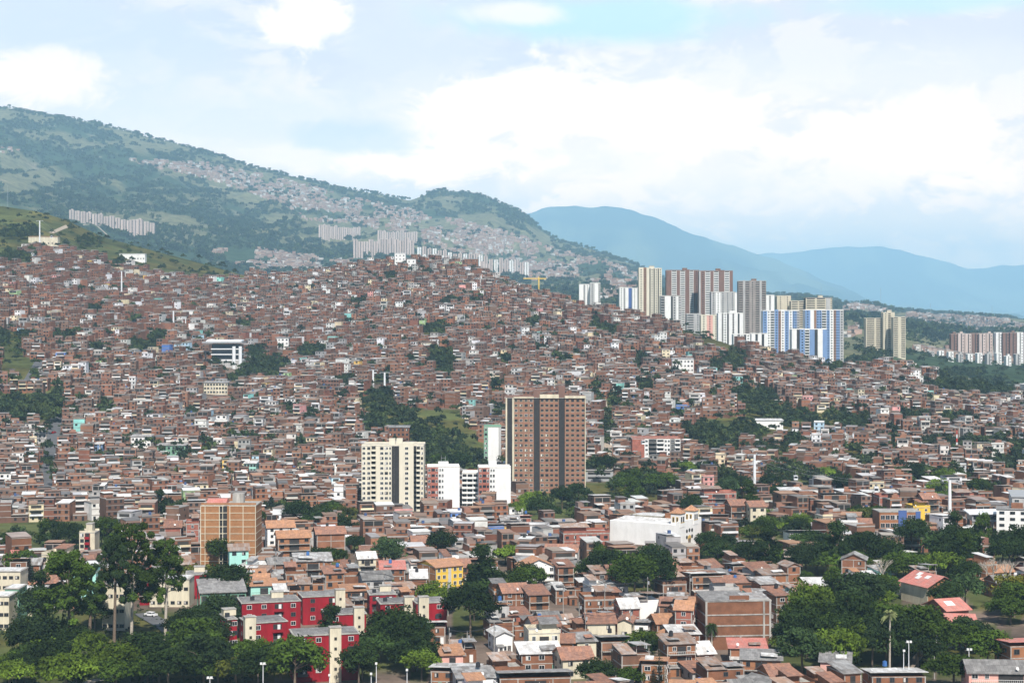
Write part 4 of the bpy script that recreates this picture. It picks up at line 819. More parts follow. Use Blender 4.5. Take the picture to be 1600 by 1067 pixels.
# orange gabled building, its lower wing and the school block
t, W, H, b, d0 = block('gabled_building', 'orange plastered building with red roof, skylights and a cream flank', 'building', 1413, 1492, 915, 946, 15, 22, 'brick_orange')
b.prism(0, 0, H, W-.04, 14.96, 3.0, 'brick_orange', 'y'); t.part('wall', b); q = MB(); q.box(-W/2-.08, 0, 0, .16, 15.04, H, 'plaster_cream'); t.part('cream_flank', q)
q = MB(); q.gable(0, 0, H, W, 15, 3.0, 'tin_red', 'y', ov=.9); t.part('roof', q); window_rows(t, W, 15, 2, H/2, 2, 1.0, .8, .8, 0, 'frame_dark')
q = MB(); k = 3.0/(W/2)
for x, y in ((-.18, -2), (-.26, 2), (-.12, 3.5)): q.box(W*x, y, H+3.0-abs(W*x)*k+.22, 1.6, 2.2, .1, 'frame_white', tx=k)
t.part('skylight', q); t.done()
t, W, H, b, d0 = block('gabled_building', 'lower orange wing with red roof in front of the orange gabled building', 'building', 1450, 1508, 952, 982, 12, 20, 'brick_red')
b.prism(0, 0, H, W-.04, 11.96, 2.4, 'brick_red', 'x'); t.part('wall', b); q = MB(); q.gable(0, 0, H, W, 12, 2.4, 'tin_red', 'x', ov=.9); t.part('roof', q); window_rows(t, W, 12, 1, H, 3, .9, .9, .9)
q = MB()
for x in (-.22, -.05): q.box(W*x, -3, H+1.45, 1.6, 2.4, .1, 'frame_white', tilt=.4)
t.part('skylight', q); t.done()
t, W, H, b, d0 = block('school_block', 'two-storey school block with grey window bands and red tiled roof', 'school', 1475, 1523, 972, 1012, 10, -8, 'brick_orange', gap=30)
t.part('wall', b); q = MB()
for z in (0.0, .46, .93): q.box(0, -5.15, H*z, W+.2, .3, .5, 'concrete')
for x in (-.49, 0, .49): q.box(W*x, -5.2, 0, .4, .3, H, 'frame_white')
t.part('frame', q)
for k in range(2):
    for i in range(6): t.window((i+.5)/6*W-W/2, -5.02, k*H*.46+1.9, 1.3, 1.2, 0, 'frame_dark')
q = MB(); q.gable(0, 0, H, W, 10, 1.6, 'tin_red', 'x', ov=.8); t.part('roof', q); q = MB(); q.prism(0, 0, H, W-.1, 9.9, 1.55, 'brick_orange', 'x'); t.part('gable', q); t.done()
t, W, H, b, d0 = block('shed', 'small grey roofed shed beside the school block', 'shed', 1459, 1476, 986, 1006, 5, -4, 'plaster_grey'); t.part('wall', b); roof_sheet(t, W, 5, H, 'tin_white'); q = MB(); q.box(0, -2.53, 0, W*.8, .06, H*.7, 'dark'); t.part('door', q); t.done()
# blue and ochre building, white corner building, cable station on the flat, covered stand, cream park flats
t, W, H, b, d0 = block('office_block', 'blue and ochre block with big dark windows by the green belt', 'office block', 1367, 1434, 800, 828, 12, 3, 'brick_orange', gap=40)
t.part('wall', b); q = MB(); q.box(W*.06, -6.1, 0, W*.2, .4, H+.8, 'plaster_blue'); q.box(W*.44, -6.1, 0, W*.12, .4, H+.3, 'plaster_blue'); t.part('blue_panel', q)
for x in (-.42, -.3, -.18, -.08, .24, .33):
    for k in range(2): t.window(W*x, -6.02, k*H*.45+1.2, 1.8, 1.9, 0, 'frame_white')
q = MB(); q.box(0, 0, H, W+.4, 12.4, .4, 'concrete'); t.part('roof', q); t.done()
t, W, H, b, d0 = block('apartment_block', 'large white corner building with brick side wall at the right edge', 'apartment block', 1552, 1612, 797, 836, 14, -16, 'plaster_white', gap=40)
t.part('wall', b); q = MB(); q.box(W/2+.06, 0, 0, .16, 14.1, H, 'brick_red'); t.part('brick_side', q); q = MB(); q.box(0, 0, H, W+.4, 14.4, .3, 'asbestos'); q.box(2, 1, H+.3, 5, 5, 2, 'brick'); t.part('roof', q); window_rows(t, W, 14, 4, H/4, 3, 1.0, 2.0, 1.1, 0, 'frame_dark'); t.done()
t, W, H, b, d0 = block('cable_station', 'grey cable car station with long flat canopy near the right edge', 'station', 1512, 1560, 800, 830, 16, -6, 'plaster_grey', gap=30)
q = MB()
for x in (-.45, 0, .45):
    for y in (-7, 7): q.box(W*x, y, 0, 1.0, 1.0, H-4, 'concrete')
t.part('pillar', q); q = MB(); q.box(0, 0, H-4.2, W, 16, 3.2, 'steel_grey'); t.part('hall', q); q = MB(); q.box(0, 0, H-.9, W+3, 18, .5, 'steel_white', tx=.03); t.part('canopy', q); q = MB(); q.box(0, -8.1, H-3.2, W*.9, .2, 1.6, 'glass'); t.part('window_band', q); t.done()
t, W, H, b, d0 = block('office_block', 'glass fronted building with blue grey curved roof behind the white corner building', 'office block', 1576, 1640, 776, 812, 14, -10, 'plaster_grey', gap=10)
t.part('wall', b); q = MB(); q.box(0, 0, H+.6, W+1, 15, .4, 'steel_grey', tilt=.12); t.part('roof', q); window_rows(t, W, 14, 3, H/3, 4, 1.0, 2.0, 1.2, 0, 'frame_white'); t.done()
t, W, H, b, d0 = block('covered_stand', 'open stand with dark corrugated roof on green posts beside the red blocks', 'stand', 304, 388, 920, 968, 14, 14, 'plaster_cream', gap=10)
q = MB(); q.box(0, 0, H, W+1, 15.5, .25, 'asbestos', tilt=.14); t.part('roof', q); q = MB()
for i in range(7):
    for y in (-6.8, 6.8): q.box(-W/2+i*W/6, y, -2, .4, .4, H+2+y*.14, 'plaster_green')
for z in (.33, .66, .9): q.box(0, -6.9, H*z-1, W, .35, .35, 'plaster_green')
t.part('frame', q); q = MB()
for k in range(3): q.box(0, -2+k*2, 0, W-2, 3.5, H*.25*(k+1), 'plaster_cream')
t.part('seating', q); t.done()
def flats(label, x0, x1, top, base, wall, fl, cols, yaw=0, dp=9):
    t, W, H, b, d0 = block('apartment_block', label, 'apartment block', x0, x1, top, base, dp, yaw, wall, gap=10, group='pale park apartments at the left edge'); t.part('wall', b)
    q = MB(); q.box(0, 0, H, W+.5, dp+.5, .25, 'concrete'); q.box(0, 0, H+.25, W-.8, dp-.8, .1, 'tin_white'); t.part('roof', q)
    for k in range(fl):
        for i in range(cols): t.window((i+.5)/cols*W-W/2, -dp/2-.02, k*H/fl+1.0, 1.2, .9, 0, 'frame_dark')
    t.done()
flats('cream park block cut by the left edge, lowest of the pale blocks', -20, 21, 932, 985, 'plaster_cream', 3, 5)
flats('green gabled end block between the cream park blocks', 14, 36, 920, 972, 'plaster_green', 3, 1)
flats('upper cream park block at the left edge behind the green one', -20, 38, 893, 940, 'plaster_cream', 3, 6)
flats('small cream park block right of the green one, behind trees', 34, 72, 922, 962, 'plaster_cream', 2, 4)
flats('cream park block showing between the gum trunks', 165, 200, 915, 985, 'plaster_cream', 3, 4)
flats('pale cream school wing behind the gum trees', 238, 300, 905, 948, 'plaster_cream', 2, 6)
# the cable car station on the hill
t = Thing('hill_station', 'glass and steel cable car station with curved roof high on the brick hill', 'station', 351, hit(351, 574)+12, 0, None)
d = t.d; W = M_(62, d); H = (HY-529)*d/F-t.z; EXCL.append((316, 386, d-70, d+25))
q = MB(); q.box(W*.1, 0, -8, W*.76, 22, H*.2+8, 'plaster_grey'); t.part('base', q)
for k in range(3): q = MB(); q.box(W*.08, 0, H*(.2+k*.2), W*.74, 22, .9, 'steel_white'); q.box(W*.08, 0, H*(.2+k*.2)+.9, W*.7, 20.5, H*.2-.9, 'glass'); t.part('storey', q)
q = MB(); q.box(0, -1, H*.84, W, 26, 1.2, 'steel_grey'); q.dome(-W*.32, 0, H*.84+1.2, W*.16, 2.2, 'steel_white'); q.box(W*.1, 0, H*.84+1.2, W*.7, 20, 1.0, 'steel_white', tilt=.06); t.part('roof', q)
for x in (.3, .46): q = MB(); q.tube((W*x, -14, -8), (W*x, -14, H*.72), 1.5, 1.5, 'steel_white', 12); t.part('pillar', q)
q = MB(); q.box(-W*.62, 4, H*.5, W*.4, 5, 1.0, 'concrete'); q.box(-W*.5, 4, -8, 1.2, 1.2, H*.5+8, 'concrete'); q.box(-W*.78, 4, -8, 1.2, 1.2, H*.5+8, 'concrete'); t.part('ramp', q); t.done()
# white landmarks on the hill
def hillblock(label, x0, x1, top, base, wall, rf, n, cols):
    d = hit((x0+x1)/2, base); W = M_(x1-x0, d); t = Thing('hill_house', label, 'house', (x0+x1)/2, d+5, 0, 'large plain houses high on the brick hill'); H = (HY-top)*d/F-t.z; EXCL.append((x0-1, x1+1, d-45, d+12))
    q = MB(); q.box(0, 0, -5, W, 10, H+5, wall); t.part('wall', q); q = MB(); q.box(0, 0, H+.4, W+1, 11, .2, rf, tilt=.07); t.part('roof', q)
    for k in range(n):
        for i in range(cols): t.window((i+.5)/cols*W-W/2, -5.02, k*H/n+.9, 1.3, 1.3, 0, 'frame_dark')
    t.done()
for a in [('long white building on the top edge of the hill left of the grass', 188, 228, 397, 408, 'plaster_white', 'tin_white', 1, 9), ('tall white house on the very hilltop', 617, 634, 396, 414, 'plaster_white', 'tin_white', 3, 3),
          ('second white house on the hilltop, right of the tallest one', 636, 650, 405, 418, 'plaster_white', 'tin', 2, 2), ('square brick block standing alone at the hilltop right', 726, 747, 405, 420, 'brick', 'tin', 3, 3),
          ('cream four-storey house right of the dark alley', 320, 357, 598, 618, 'plaster_cream', 'tin', 3, 8), ('white house with yellow annex mid-hill', 434, 452, 528, 546, 'plaster_white', 'tin', 3, 3),
          ('large white house in the lower left of the hill', 207, 238, 682, 702, 'plaster_white', 'tin', 2, 5), ('pale green long house in the lower left of the hill', 248, 292, 696, 714, 'plaster_green', 'tin', 2, 6),
          ('mint green house above the cream tower trees', 383, 402, 724, 742, 'plaster_mint', 'tin_white', 2, 4), ('white house row with balconies right of the hilltop slope', 1050, 1083, 561, 583, 'plaster_white', 'tin', 3, 6),
          ('white water building among the right hand trees', 1180, 1222, 657, 671, 'plaster_white', 'tin_white', 1, 3), ('brick house with concrete frame above the cream tower', 608, 640, 668, 692, 'brick', 'tin', 3, 5),
          ('low pale building with wide eaves at the top left of the hill', 46, 92, 370, 384, 'plaster_cream', 'tile_orange', 1, 8), ('blue and white house in the lower left of the hill', 150, 163, 694, 706, 'plaster_skyblue', 'tin_white', 2, 2),
          ('white billboard-like house below the first pylon pair', 284, 303, 486, 496, 'plaster_white', 'tin_white', 1, 2)]: hillblock(*a)
EXCL.append((38, 55, 2000, 2400))
# ------------------------------------------------------------------ cable car pylons, cabins, cables, masts, lamps
def pylon(label, px, top, base, name='cable_pylon', r=1.0, arm=True):
    d = hit(px, base); t = Thing(name, label, 'pylon', px, d, 0, 'cable car pylons'); H = (HY-top)*d/F-t.z; q = MB(); q.tube((0, 0, -5), (0, 0, H), r, r*.65, 'steel_white', 12); t.part('mast', q)
    if arm: q = MB(); q.box(0, 0, H-.2, 7.6, .8, .45, 'steel_grey'); q.box(-3.6, 0, H-.7, .5, 4, .5, 'steel_grey'); q.box(3.6, 0, H-.7, .5, 4, .5, 'steel_grey'); t.part('cross_arm', q)
    t.done(); EXCL.append((px-3, px+3, d-26, d+6)); return (t.root.location.x, d, t.z+H)
pp = [pylon('white cable car pylon near the right edge, above the green belt', 1484, 750, 816), pylon('white cable car pylon rising in front of the lower hill, right of centre', 1179, 710, 770),
      pylon('right one of two white pylons in the middle of the hill', 601, 582, 613), pylon('left one of two white pylons in the middle of the hill', 583, 578, 606)]
p2 = [pylon('white pylon just above the hill station on its left', 271, 486, 512), pylon('white pylon high on the left of the brick hill', 190, 424, 462), pylon('topmost white pylon on the left ridge', 62, 345, 388), pylon('leaning white pylon beside the hill station ramp', 290, 497, 515, r=.7, arm=False)]
def cable(a, b, sag=6):
    for off, w in ((-4, 'left'), (4, 'right')):
        q = MB(); pts = []
        for i in range(13): s = i/12; pts.append((a[0]+(b[0]-a[0])*s+off, a[1]+(b[1]-a[1])*s, a[2]+(b[2]-a[2])*s-sag*4*s*(1-s)-.9))
        for u, v in zip(pts[:-1], pts[1:]): q.tube(u, v, .05, .05, 'steel_grey', 5)
        yield q
CABN = 0
ends = [(150*1.0, 0, 0)]
spans = [(pp[0], pp[1]), (pp[1], pp[2]), (p2[0], p2[1]), (p2[1], p2[2])]
names = ['between the two lower pylons', 'from the lower pylon up to the mid-hill pair', 'from the hill station pylon to the next one up', 'climbing to the left ridge']
for (a, b), nm in zip(spans, names):
    for i, q in enumerate(cable(a, b)): o = q.build('haul_cable'); tag(o, f'steel cable {nm}, {("left","right")[i]} strand', 'cable', 'cable car cables')
def cabin(px, row, d, label):
    t = Thing('cable_cabin', label, 'cable car cabin', px, d, random.uniform(-.3, .3), 'cable car cabins', z=(HY-row)*d/F); q = MB()
    q.box(0, 0, -1.2, 2.0, 1.9, .8, 'steel_white'); q.box(0, 0, .75, 2.0, 1.9, .35, 'steel_white'); q.box(0, 0, -.4, 1.86, 1.76, 1.15, 'glass')
    for x in (-.95, .95):
        for y in (-.9, .9): q.box(x, y, -.4, .14, .14, 1.15, 'steel_white')
    t.part('body', q); q = MB(); q.box(0, 0, 1.1, .12, .12, 1.9, 'steel_grey'); q.box(0, 0, 2.9, .2, 1.0, .25, 'steel_grey'); t.part('hanger', q); t.done()
def oncable(a, b, s, off, sag=6):
    x = a[0]+(b[0]-a[0])*s+off; y = a[1]+(b[1]-a[1])*s; z = a[2]+(b[2]-a[2])*s-sag*4*s*(1-s)-.9-3.05; return 800+F*x/y, HY-F*z/y, y
for (i, s, off, lb) in [(0, .30, -4, 'white cabin over the green belt, right one of a pair'), (0, .38, 4, 'white cabin over the green belt, left one of a pair'), (0, .72, -4, 'white cabin nearing the central pylon over the trees'), (1, .25, 4, 'white cabin just past the central pylon, going uphill'), (1, .5, -4, 'white cabin halfway to the mid-hill pylons'),
                    (1, .74, 4, 'white cabin above the tall brick tower'), (2, .5, -4, 'white cabin above the hill station'), (3, .35, 4, 'white cabin on the upper left hill, lower one'), (3, .8, -4, 'white cabin near the topmost pylon')]:
    px, row, d = oncable(*spans[i], s, off); cabin(px, row, d, lb)
def mast(label, px, top, base, d=None, red=False, w=1.2):
    d = d or hit(px, base); t = Thing('radio_mast', label, 'mast', px, d, 0, 'radio masts'); H = (HY-top)*d/F-t.z
    for k in range(8):
        q = MB(); z0, z1 = H*k/8, H*(k+1)/8; m = ('mast_red' if k % 2 else 'steel_white') if red else 'steel_grey'; a0, a1 = w*(1-k/9), w*(1-(k+1)/9)
        for sx, sy in ((-1, -1), (1, -1), (0, 1)): q.tube((sx*a0/2, sy*a0/2, z0), (sx*a1/2, sy*a1/2, z1), .14, .14, m, 5)
        q.tube((-a0/2, -a0/2, z0), (a1/2, -a1/2, z1), .09, .09, m, 5); q.tube((a0/2, -a0/2, z0), (-a1/2, -a1/2, z1), .09, .09, m, 5); t.part('section', q)
    t.done()
mast('red and white lattice radio mast above the right hand houses', 1495, 672, 722, red=True, w=1.8)
mast('grey lattice mast on the far right ridge, tallest of the ridge masts', 1376, 450, 482, d=7700, w=7); mast('thin mast on the far right ridge near the right edge', 1550, 478, 500, d=7700, w=6); mast('thin mast on the far ridge behind the concrete towers', 1283, 448, 468, d=7700, w=6); mast('thin mast on the far right ridge between the two others', 1454, 474, 492, d=7700, w=6)
mast('dark lattice mast on the left ridge at the left edge', 12, 290, 324, w=3)
# crane over the far valley
t = Thing('tower_crane', 'yellow tower crane standing behind the brick hill shoulder', 'crane', 842, 2500, 0, None); H = (HY-436)*2500/F-t.z; q = MB(); q.box(0, 0, 0, 1.6, 1.6, H, 'crane_yellow'); t.part('tower', q); q = MB(); q.box(-6, 0, H, 34, 1.2, 1.4, 'crane_yellow'); q.add([(-1, 0, H), (1, 0, H), (0, .6, H+5)], [(0, 1, 2)], 'crane_yellow'); q.box(9, 0, H-2, 3, 2, 2, 'concrete'); t.part('jib', q); t.done()
# street lamps and floodlights
def lamp(label, px, top, base, heads, name='street_lamp'):
    d = dist(base); t = Thing(name, label, 'street lamp', px, d, 0, 'lamp posts in the park'); H = (HY-top)*d/F-t.z; q = MB(); q.tube((0, 0, -1), (0, 0, H), .12, .08, 'steel_white', 8); t.part('pole', q)
    q = MB(); q.box(0, 0, H-.3, 1.6 if heads > 1 else .3, .12, .12, 'steel_white'); t.part('arm', q)
    for i in range(heads): q = MB(); q.box((i-(heads-1)/2)*.8, -.3, H-.2, .55, .5, .5, 'frame_white'); t.part('lamp_head', q)
    t.done()
for a in [('white floodlight post below the nearest red block', 411, 1036, 1092, 2), ('double floodlight post under the left park trees', 328, 1058, 1110, 2), ('street lamp in front of the dark round trees, taller one', 588, 1036, 1088, 1), ('street lamp with slanted head left of the taller one', 580, 1052, 1090, 1),
          ('short street lamp between red block and round trees', 515, 1054, 1092, 1), ('street lamp under the right side of the round trees', 636, 1046, 1092, 1), ('tall white lamp post by the grassy pitch', 1420, 1002, 1078, 2), ('darker lamp post just left of the tall white one', 1412, 1016, 1076, 1),
          ('lamp post with crooked arms before the school block', 1514, 1014, 1072, 2), ('twin lamp post above the roofs behind the gum trees', 258, 802, 840, 2), ('twin lamp post right of the first one behind the gum trees', 279, 804, 840, 2)]: lamp(*a)
for px, top, base, lb in [(1311, 1034, 1080, 'wooden utility pole beside the pink house'), (1460, 1024, 1060, 'dark utility pole on the grassy pitch'), (231, 1000, 1040, 'utility pole at the foot of the middle gum trees'), (1007, 1000, 1050, 'utility pole in the lower middle roofs'), (905, 940, 985, 'utility pole behind the central brick houses'), (730, 985, 1030, 'utility pole beside the dark tree by the red blocks')]:
    d = dist(base); t = Thing('utility_pole', lb, 'pole', px, d, 0, 'utility poles'); H = (HY-top)*d/F-t.z; q = MB(); q.tube((0, 0, -1), (0, 0, H), .15, .1, 'concrete', 8); t.part('pole', q); q = MB(); q.box(0, 0, H-.8, 1.8, .12, .12, 'trunk'); q.tube((.5, 0, H-2.2), (.5, 0, H-1.3), .25, .25, 'steel_grey', 8); t.part('cross_arm', q); t.done()
# poles with overhead wires along two lanes of the near quarter
def pole_line(pts, where):
    tops = []
    for i, (px, base) in enumerate(pts):
        d = dist(base); t = Thing('utility_pole', f'concrete utility pole {where}, {["first", "second", "third", "fourth", "fifth"][i]} from the left', 'pole', px, d, .2, 'utility poles'); H = 11.5; q = MB(); q.tube((0, 0, -1), (0, 0, H), .16, .1, 'concrete', 8); t.part('pole', q)
        q = MB(); q.box(0, 0, H-.7, .12, 1.8, .12, 'trunk'); q.tube((.3, 0, H-2.4), (.3, 0, H-1.4), .28, .28, 'steel_grey', 8); t.part('cross_arm', q); t.done(); EXCL.append((px-2, px+2, d-2, d+2)); tops.append((t.root.location.x, d, t.z+H-.6))
    for i, (a, b) in enumerate(zip(tops[:-1], tops[1:])):
        q = MB()
        for k, o in enumerate((-.8, 0, .8)):
            pr = None
            for j in range(9):
                s_ = j/8; p = (a[0]+(b[0]-a[0])*s_, a[1]+(b[1]-a[1])*s_+o, a[2]+(b[2]-a[2])*s_-(.9+.2*k)*4*s_*(1-s_))
                if pr: q.tube(pr, p, .045, .045, 'tank', 4)
                pr = p
        tag(q.build('overhead_wire'), f'sagging overhead wires {where}, {["first", "second", "third", "fourth"][i]} span from the left', 'wire', 'overhead wires')
pole_line([(702,1046),(772,1036),(842,1027),(915,1018),(985,1010)], 'among the lowest middle houses')
pole_line([(880,968),(945,962),(1012,956),(1078,951)], 'behind the central brick houses')
pole_line([(430,905),(505,925),(600,948),(700,962)], 'between the red blocks and brick houses')
# roads and paths
ROADPTS = []
def road(name, pts, w, m, lift=.35):
    W = []
    for (a, b), (c, e) in zip(pts[:-1], pts[1:]):
        for s in np.linspace(0, 1, 9)[:-1]: px, row = a+(c-a)*s, b+(e-b)*s; W.append(P(px, hit(px, row)))
    W.append(P(pts[-1][0], hit(*pts[-1]))); W = np.array(W); 
    for _ in range(2): W[1:-1] = (W[:-2]+W[1:-1]*2+W[2:])/4
    q = MB(); V = []
    for i, p in enumerate(W):
        t_ = W[min(i+1, len(W)-1)]-W[max(i-1, 0)]; t_ = t_/(np.linalg.norm(t_)+1e-6); n = np.array([-t_[1], t_[0]])*w/2
        for s in (1, -1): x, y = p+n*s; V.append((x, y, gz(x, y)+lift))
    q.add(V, [(2*i, 2*i+1, 2*i+3, 2*i+2) for i in range(len(W)-1)], m); tag(q.build(name), kind='structure'); 
    for p in W: ROADPTS.append((p[0], p[1], w/2+3.5))
    return W
road('road', [(90,645),(82,690),(76,730),(70,772)], 8, 'asphalt'); road('road', [(62,566),(48,590),(32,612)], 7, 'asphalt'); road('road', [(521,596),(518,640),(513,700)], 5, 'asphalt')
road('road', [(924,552),(935,600),(945,640),(950,700),(956,742)], 5, 'path'); road('road', [(1440,588),(1448,612),(1456,645)], 8, 'asphalt'); road('road', [(319,585),(318,650)], 4, 'asphalt')
road('path', [(172,372),(150,352),(110,352),(80,365)], 6, 'path'); road('path', [(120,1075),(180,1062),(230,1050),(262,1030),(300,1015)], 3, 'path'); road('road', [(1062,600),(1060,690)], 5, 'asphalt')
road('path', [(1400,1075),(1445,1020),(1470,1006)], 2.5, 'path')
for al in [[(300,445),(300,520)], [(420,470),(425,560)], [(640,460),(655,540)], [(760,455),(790,560)], [(210,600),(215,700)], [(420,620),(418,720)], [(1180,590),(1190,650)], [(840,480),(860,600)], [(140,440),(150,540)], [(1350,600),(1360,700)], [(1000,560),(1015,660)], [(250,430),(262,480)], [(540,470),(548,560)]]: road('path', al, 3.2, 'asphalt')
rd = road('road', [(225,962),(262,985),(300,1012)], 6, 'asphalt')
def near_road(x, y): return bool(((RP[:, 0]-x)**2+(RP[:, 1]-y)**2 < RP[:, 2]**2).any())
def car(label, px, row, m, yaw):
    t = Thing('parked_car', label, 'car', px, hit(px, row), yaw, 'parked cars'); t.root.location.z += .35; q = MB(); q.box(0, 0, .3, 4.2, 1.7, .6, m); q.box(-.1, 0, .9, 2.3, 1.55, .5, m); t.part('body', q)
    q = MB(); q.box(-.1, 0, .95, 2.36, 1.4, .36, 'glass'); q.box(-.1, 0, .95, 2.0, 1.6, .36, 'glass'); t.part('windows', q)
    for x in (-1.3, 1.3):
        for y in (-.8, .8): q = MB(); q.tube((x, y-.1, .32), (x, y+.1, .32), .32, .32, 'tyre', 12); t.part('wheel', q)
    t.done()
for a in [('white car parked on the street between red block and gum trees', 236, 968, 'car_white', -.5), ('red car on the left hillside street, upper', 84, 680, 'car_red', 1.4), ('white car on the left hillside street, lower', 77, 725, 'car_white', 1.4), ('grey car on the street between the gums and the stand', 272, 990, 'car_grey', -.5)]: car(*a)
RP = np.array(ROADPTS)

# ------------------------------------------------------------------ the near quarter: house by house
WN = ['brick']*9+['brick_orange']*6+['brick_brown']*4+['brick_red']*2+['plaster_white']*2+['plaster_cream', 'plaster_grey', 'plaster_pink', 'plaster_mint']
RN = ['tin']*4+['tin_white']*3+['tin_rust']*7+['tin_red']+['asbestos']*4+['tile']*7+['tile_orange']*4
ST = ['mono']*6+['gable']*3+['cross']+['flat']*4+['mixed']*4
cand = []; th = .24
for bi in range(-12, 80):
    bpos = 360+bi*10.2+(bi//2)*2.4; a = -420.0; 
    while a < 620:
        w = random.uniform(4.6, 9.0)
        if int(a/75) != int((a+w)/75): a += 5.5
        x = (a+w/2)*math.cos(th)-bpos*math.sin(th); y = (a+w/2)*math.sin(th)+bpos*math.cos(th); a += w+.15
        if not 388 < y < 975: continue
        px = 800+F*x/y; row = HY+95*F/y
        if not -300 < px < 1900: continue
        if random.random() < .03: continue
        if blocked(px, y, w) or ingreen(px, row-14, .80) or ingreen(px, row-6*F/y, .7) or ingrass(px, row) or near_road(x, y): continue
        if px < 672 and y < 480: continue
        if px < 330 and y < 560: continue
        if px > 1338 and y < 540: continue
        cand.append((y, x, px, w))
cand.sort(); BK = Bulk(); N_IND = 300-CUSTOM
ni = 0
for i, (y, x, px, w) in enumerate(cand):
    st = random.choices((1, 2, 3, 4), (.30, .42, .22, .06))[0]; yaw = th+random.uniform(-.05, .05)+(random.random() < .3)*random.uniform(-.5, .3)
    if ni < N_IND and -20 < px < 1620: ni += 1; house(px, y, w, random.uniform(7.5, 10.5), st, random.choice(WN), random.choice(RN), random.choice(ST), yaw)
    else: bulk_house(BK, x, y, gz(x, y), w, random.uniform(9, 11.5), st, yaw)
print('near houses', len(cand), 'custom', CUSTOM)
# ------------------------------------------------------------------ the brick hill and the far settlements
y = 955.0; nb = 0; rw = 0
while y < 2420:
    x = -.42*y; rw += 1
    while x < .42*y:
        w = random.uniform(4.6, 8.4); x += w+.1
        if random.random() < .02: x += random.uniform(2, 5)
        yy = y+9*math.sin(x/62+y/210)+5*math.sin(x/23+2)+random.uniform(-2.0, 2.0); px = 800+F*x/yy
        if not -300 < px < 1900: continue
        dr = float(I(px, -500,2400, 0,2300, 375,2300, 640,2200, 800,2100, 1000,1850, 1200,1650, 1600,1700, 2100,1700))
        if yy > dr+12 or random.random() < .035: continue
        z = gz(x, yy); row = HY-F*z/yy
        hp = 7*F/yy
        if blocked(px, yy, w) or ingreen(px, row-.5*hp, .85) or ingreen(px, row-1.0*hp, .7) or ingrass(px, row) or near_road(x, yy): continue
        th2 = .38*math.sin(x/170+yy/260)+random.uniform(-.17, .17)
        if (px < -40 or px > 1640) and abs(x) > .3*yy+75: continue
        bulk_house(BK, x, yy, z, w, random.uniform(6.5, 9), random.choices((1, 2, 3, 4), (.14, .36, .36, .14))[0], th2, det=2 if yy < 1500 else 1); nb += 1
    y += 9.0 if rw % 3 else 12.0
print('hill houses', nb)
FAR = [([(195,250),(330,256),(450,283),(560,312),(700,340),(830,375),(870,392),(940,405),(1000,430),(1000,455),(900,440),(830,440),(760,415),(640,372),(560,352),(480,345),(440,320),(380,300),(300,275),(235,262)], 4200),
       ([(330,392),(400,388),(480,400),(560,410),(560,425),(430,425),(380,420),(340,405)], 700), ([(1310,470),(1400,488),(1500,496),(1610,503),(1610,524),(1540,520),(1480,515),(1420,498),(1320,490)], 1500),
       ([(1430,545),(1610,550),(1610,572),(1430,566)], 160), ([(960,440),(1000,440),(1000,480),(930,470)], 80), ([(1320,505),(1345,510),(1345,530),(1320,528)], 20), ([(0,232),(30,232),(30,240),(0,240)], 8)]
fx = np.random.default_rng(3)
for poly, n in FAR:
    a = np.array(poly); k = 0
    while k < n:
        px = fx.uniform(a[:, 0].min(), a[:, 0].max()); row = fx.uniform(a[:, 1].min(), a[:, 1].max())
        if not inpoly(px, row, poly): continue
        k += 1
        if fbm(np.array([px/26.0]), np.array([row/14.0]), 3, 77)[0] < .40: continue
        d = hitfar(px, row); x = (px-800)/F*d; c = random.choice([(.38, .25, .20), (.42, .29, .23), (.32, .20, .16), (.36, .25, .21), (.40, .30, .26), (.55, .52, .49)])
        BK.box(x, d, gz(x, d)-5, random.uniform(7, 13)*(1+d/14000), random.uniform(9, 14), 5+random.uniform(3, 8)*(1+d/14000), random.uniform(-.5, .5), jit(c)); b_ = BK.b[-1]
        BK.box(x, d, b_[2]+b_[5]+.05, b_[3]+1, b_[4]+1, .3, b_[6], jit(random.choice(ROOFS)), random.uniform(-.12, .12))
        if fx.random() < .7: BK.box(x, d, b_[2]+6, b_[3]*.8, .3, 1.4, b_[6], (.08, .07, .07), 0, 0, -b_[4]/2)
o = BK.build('brick_houses'); tag(o, 'dense mass of small bare brick houses covering the hillside and far slopes', 'houses', kind='stuff')

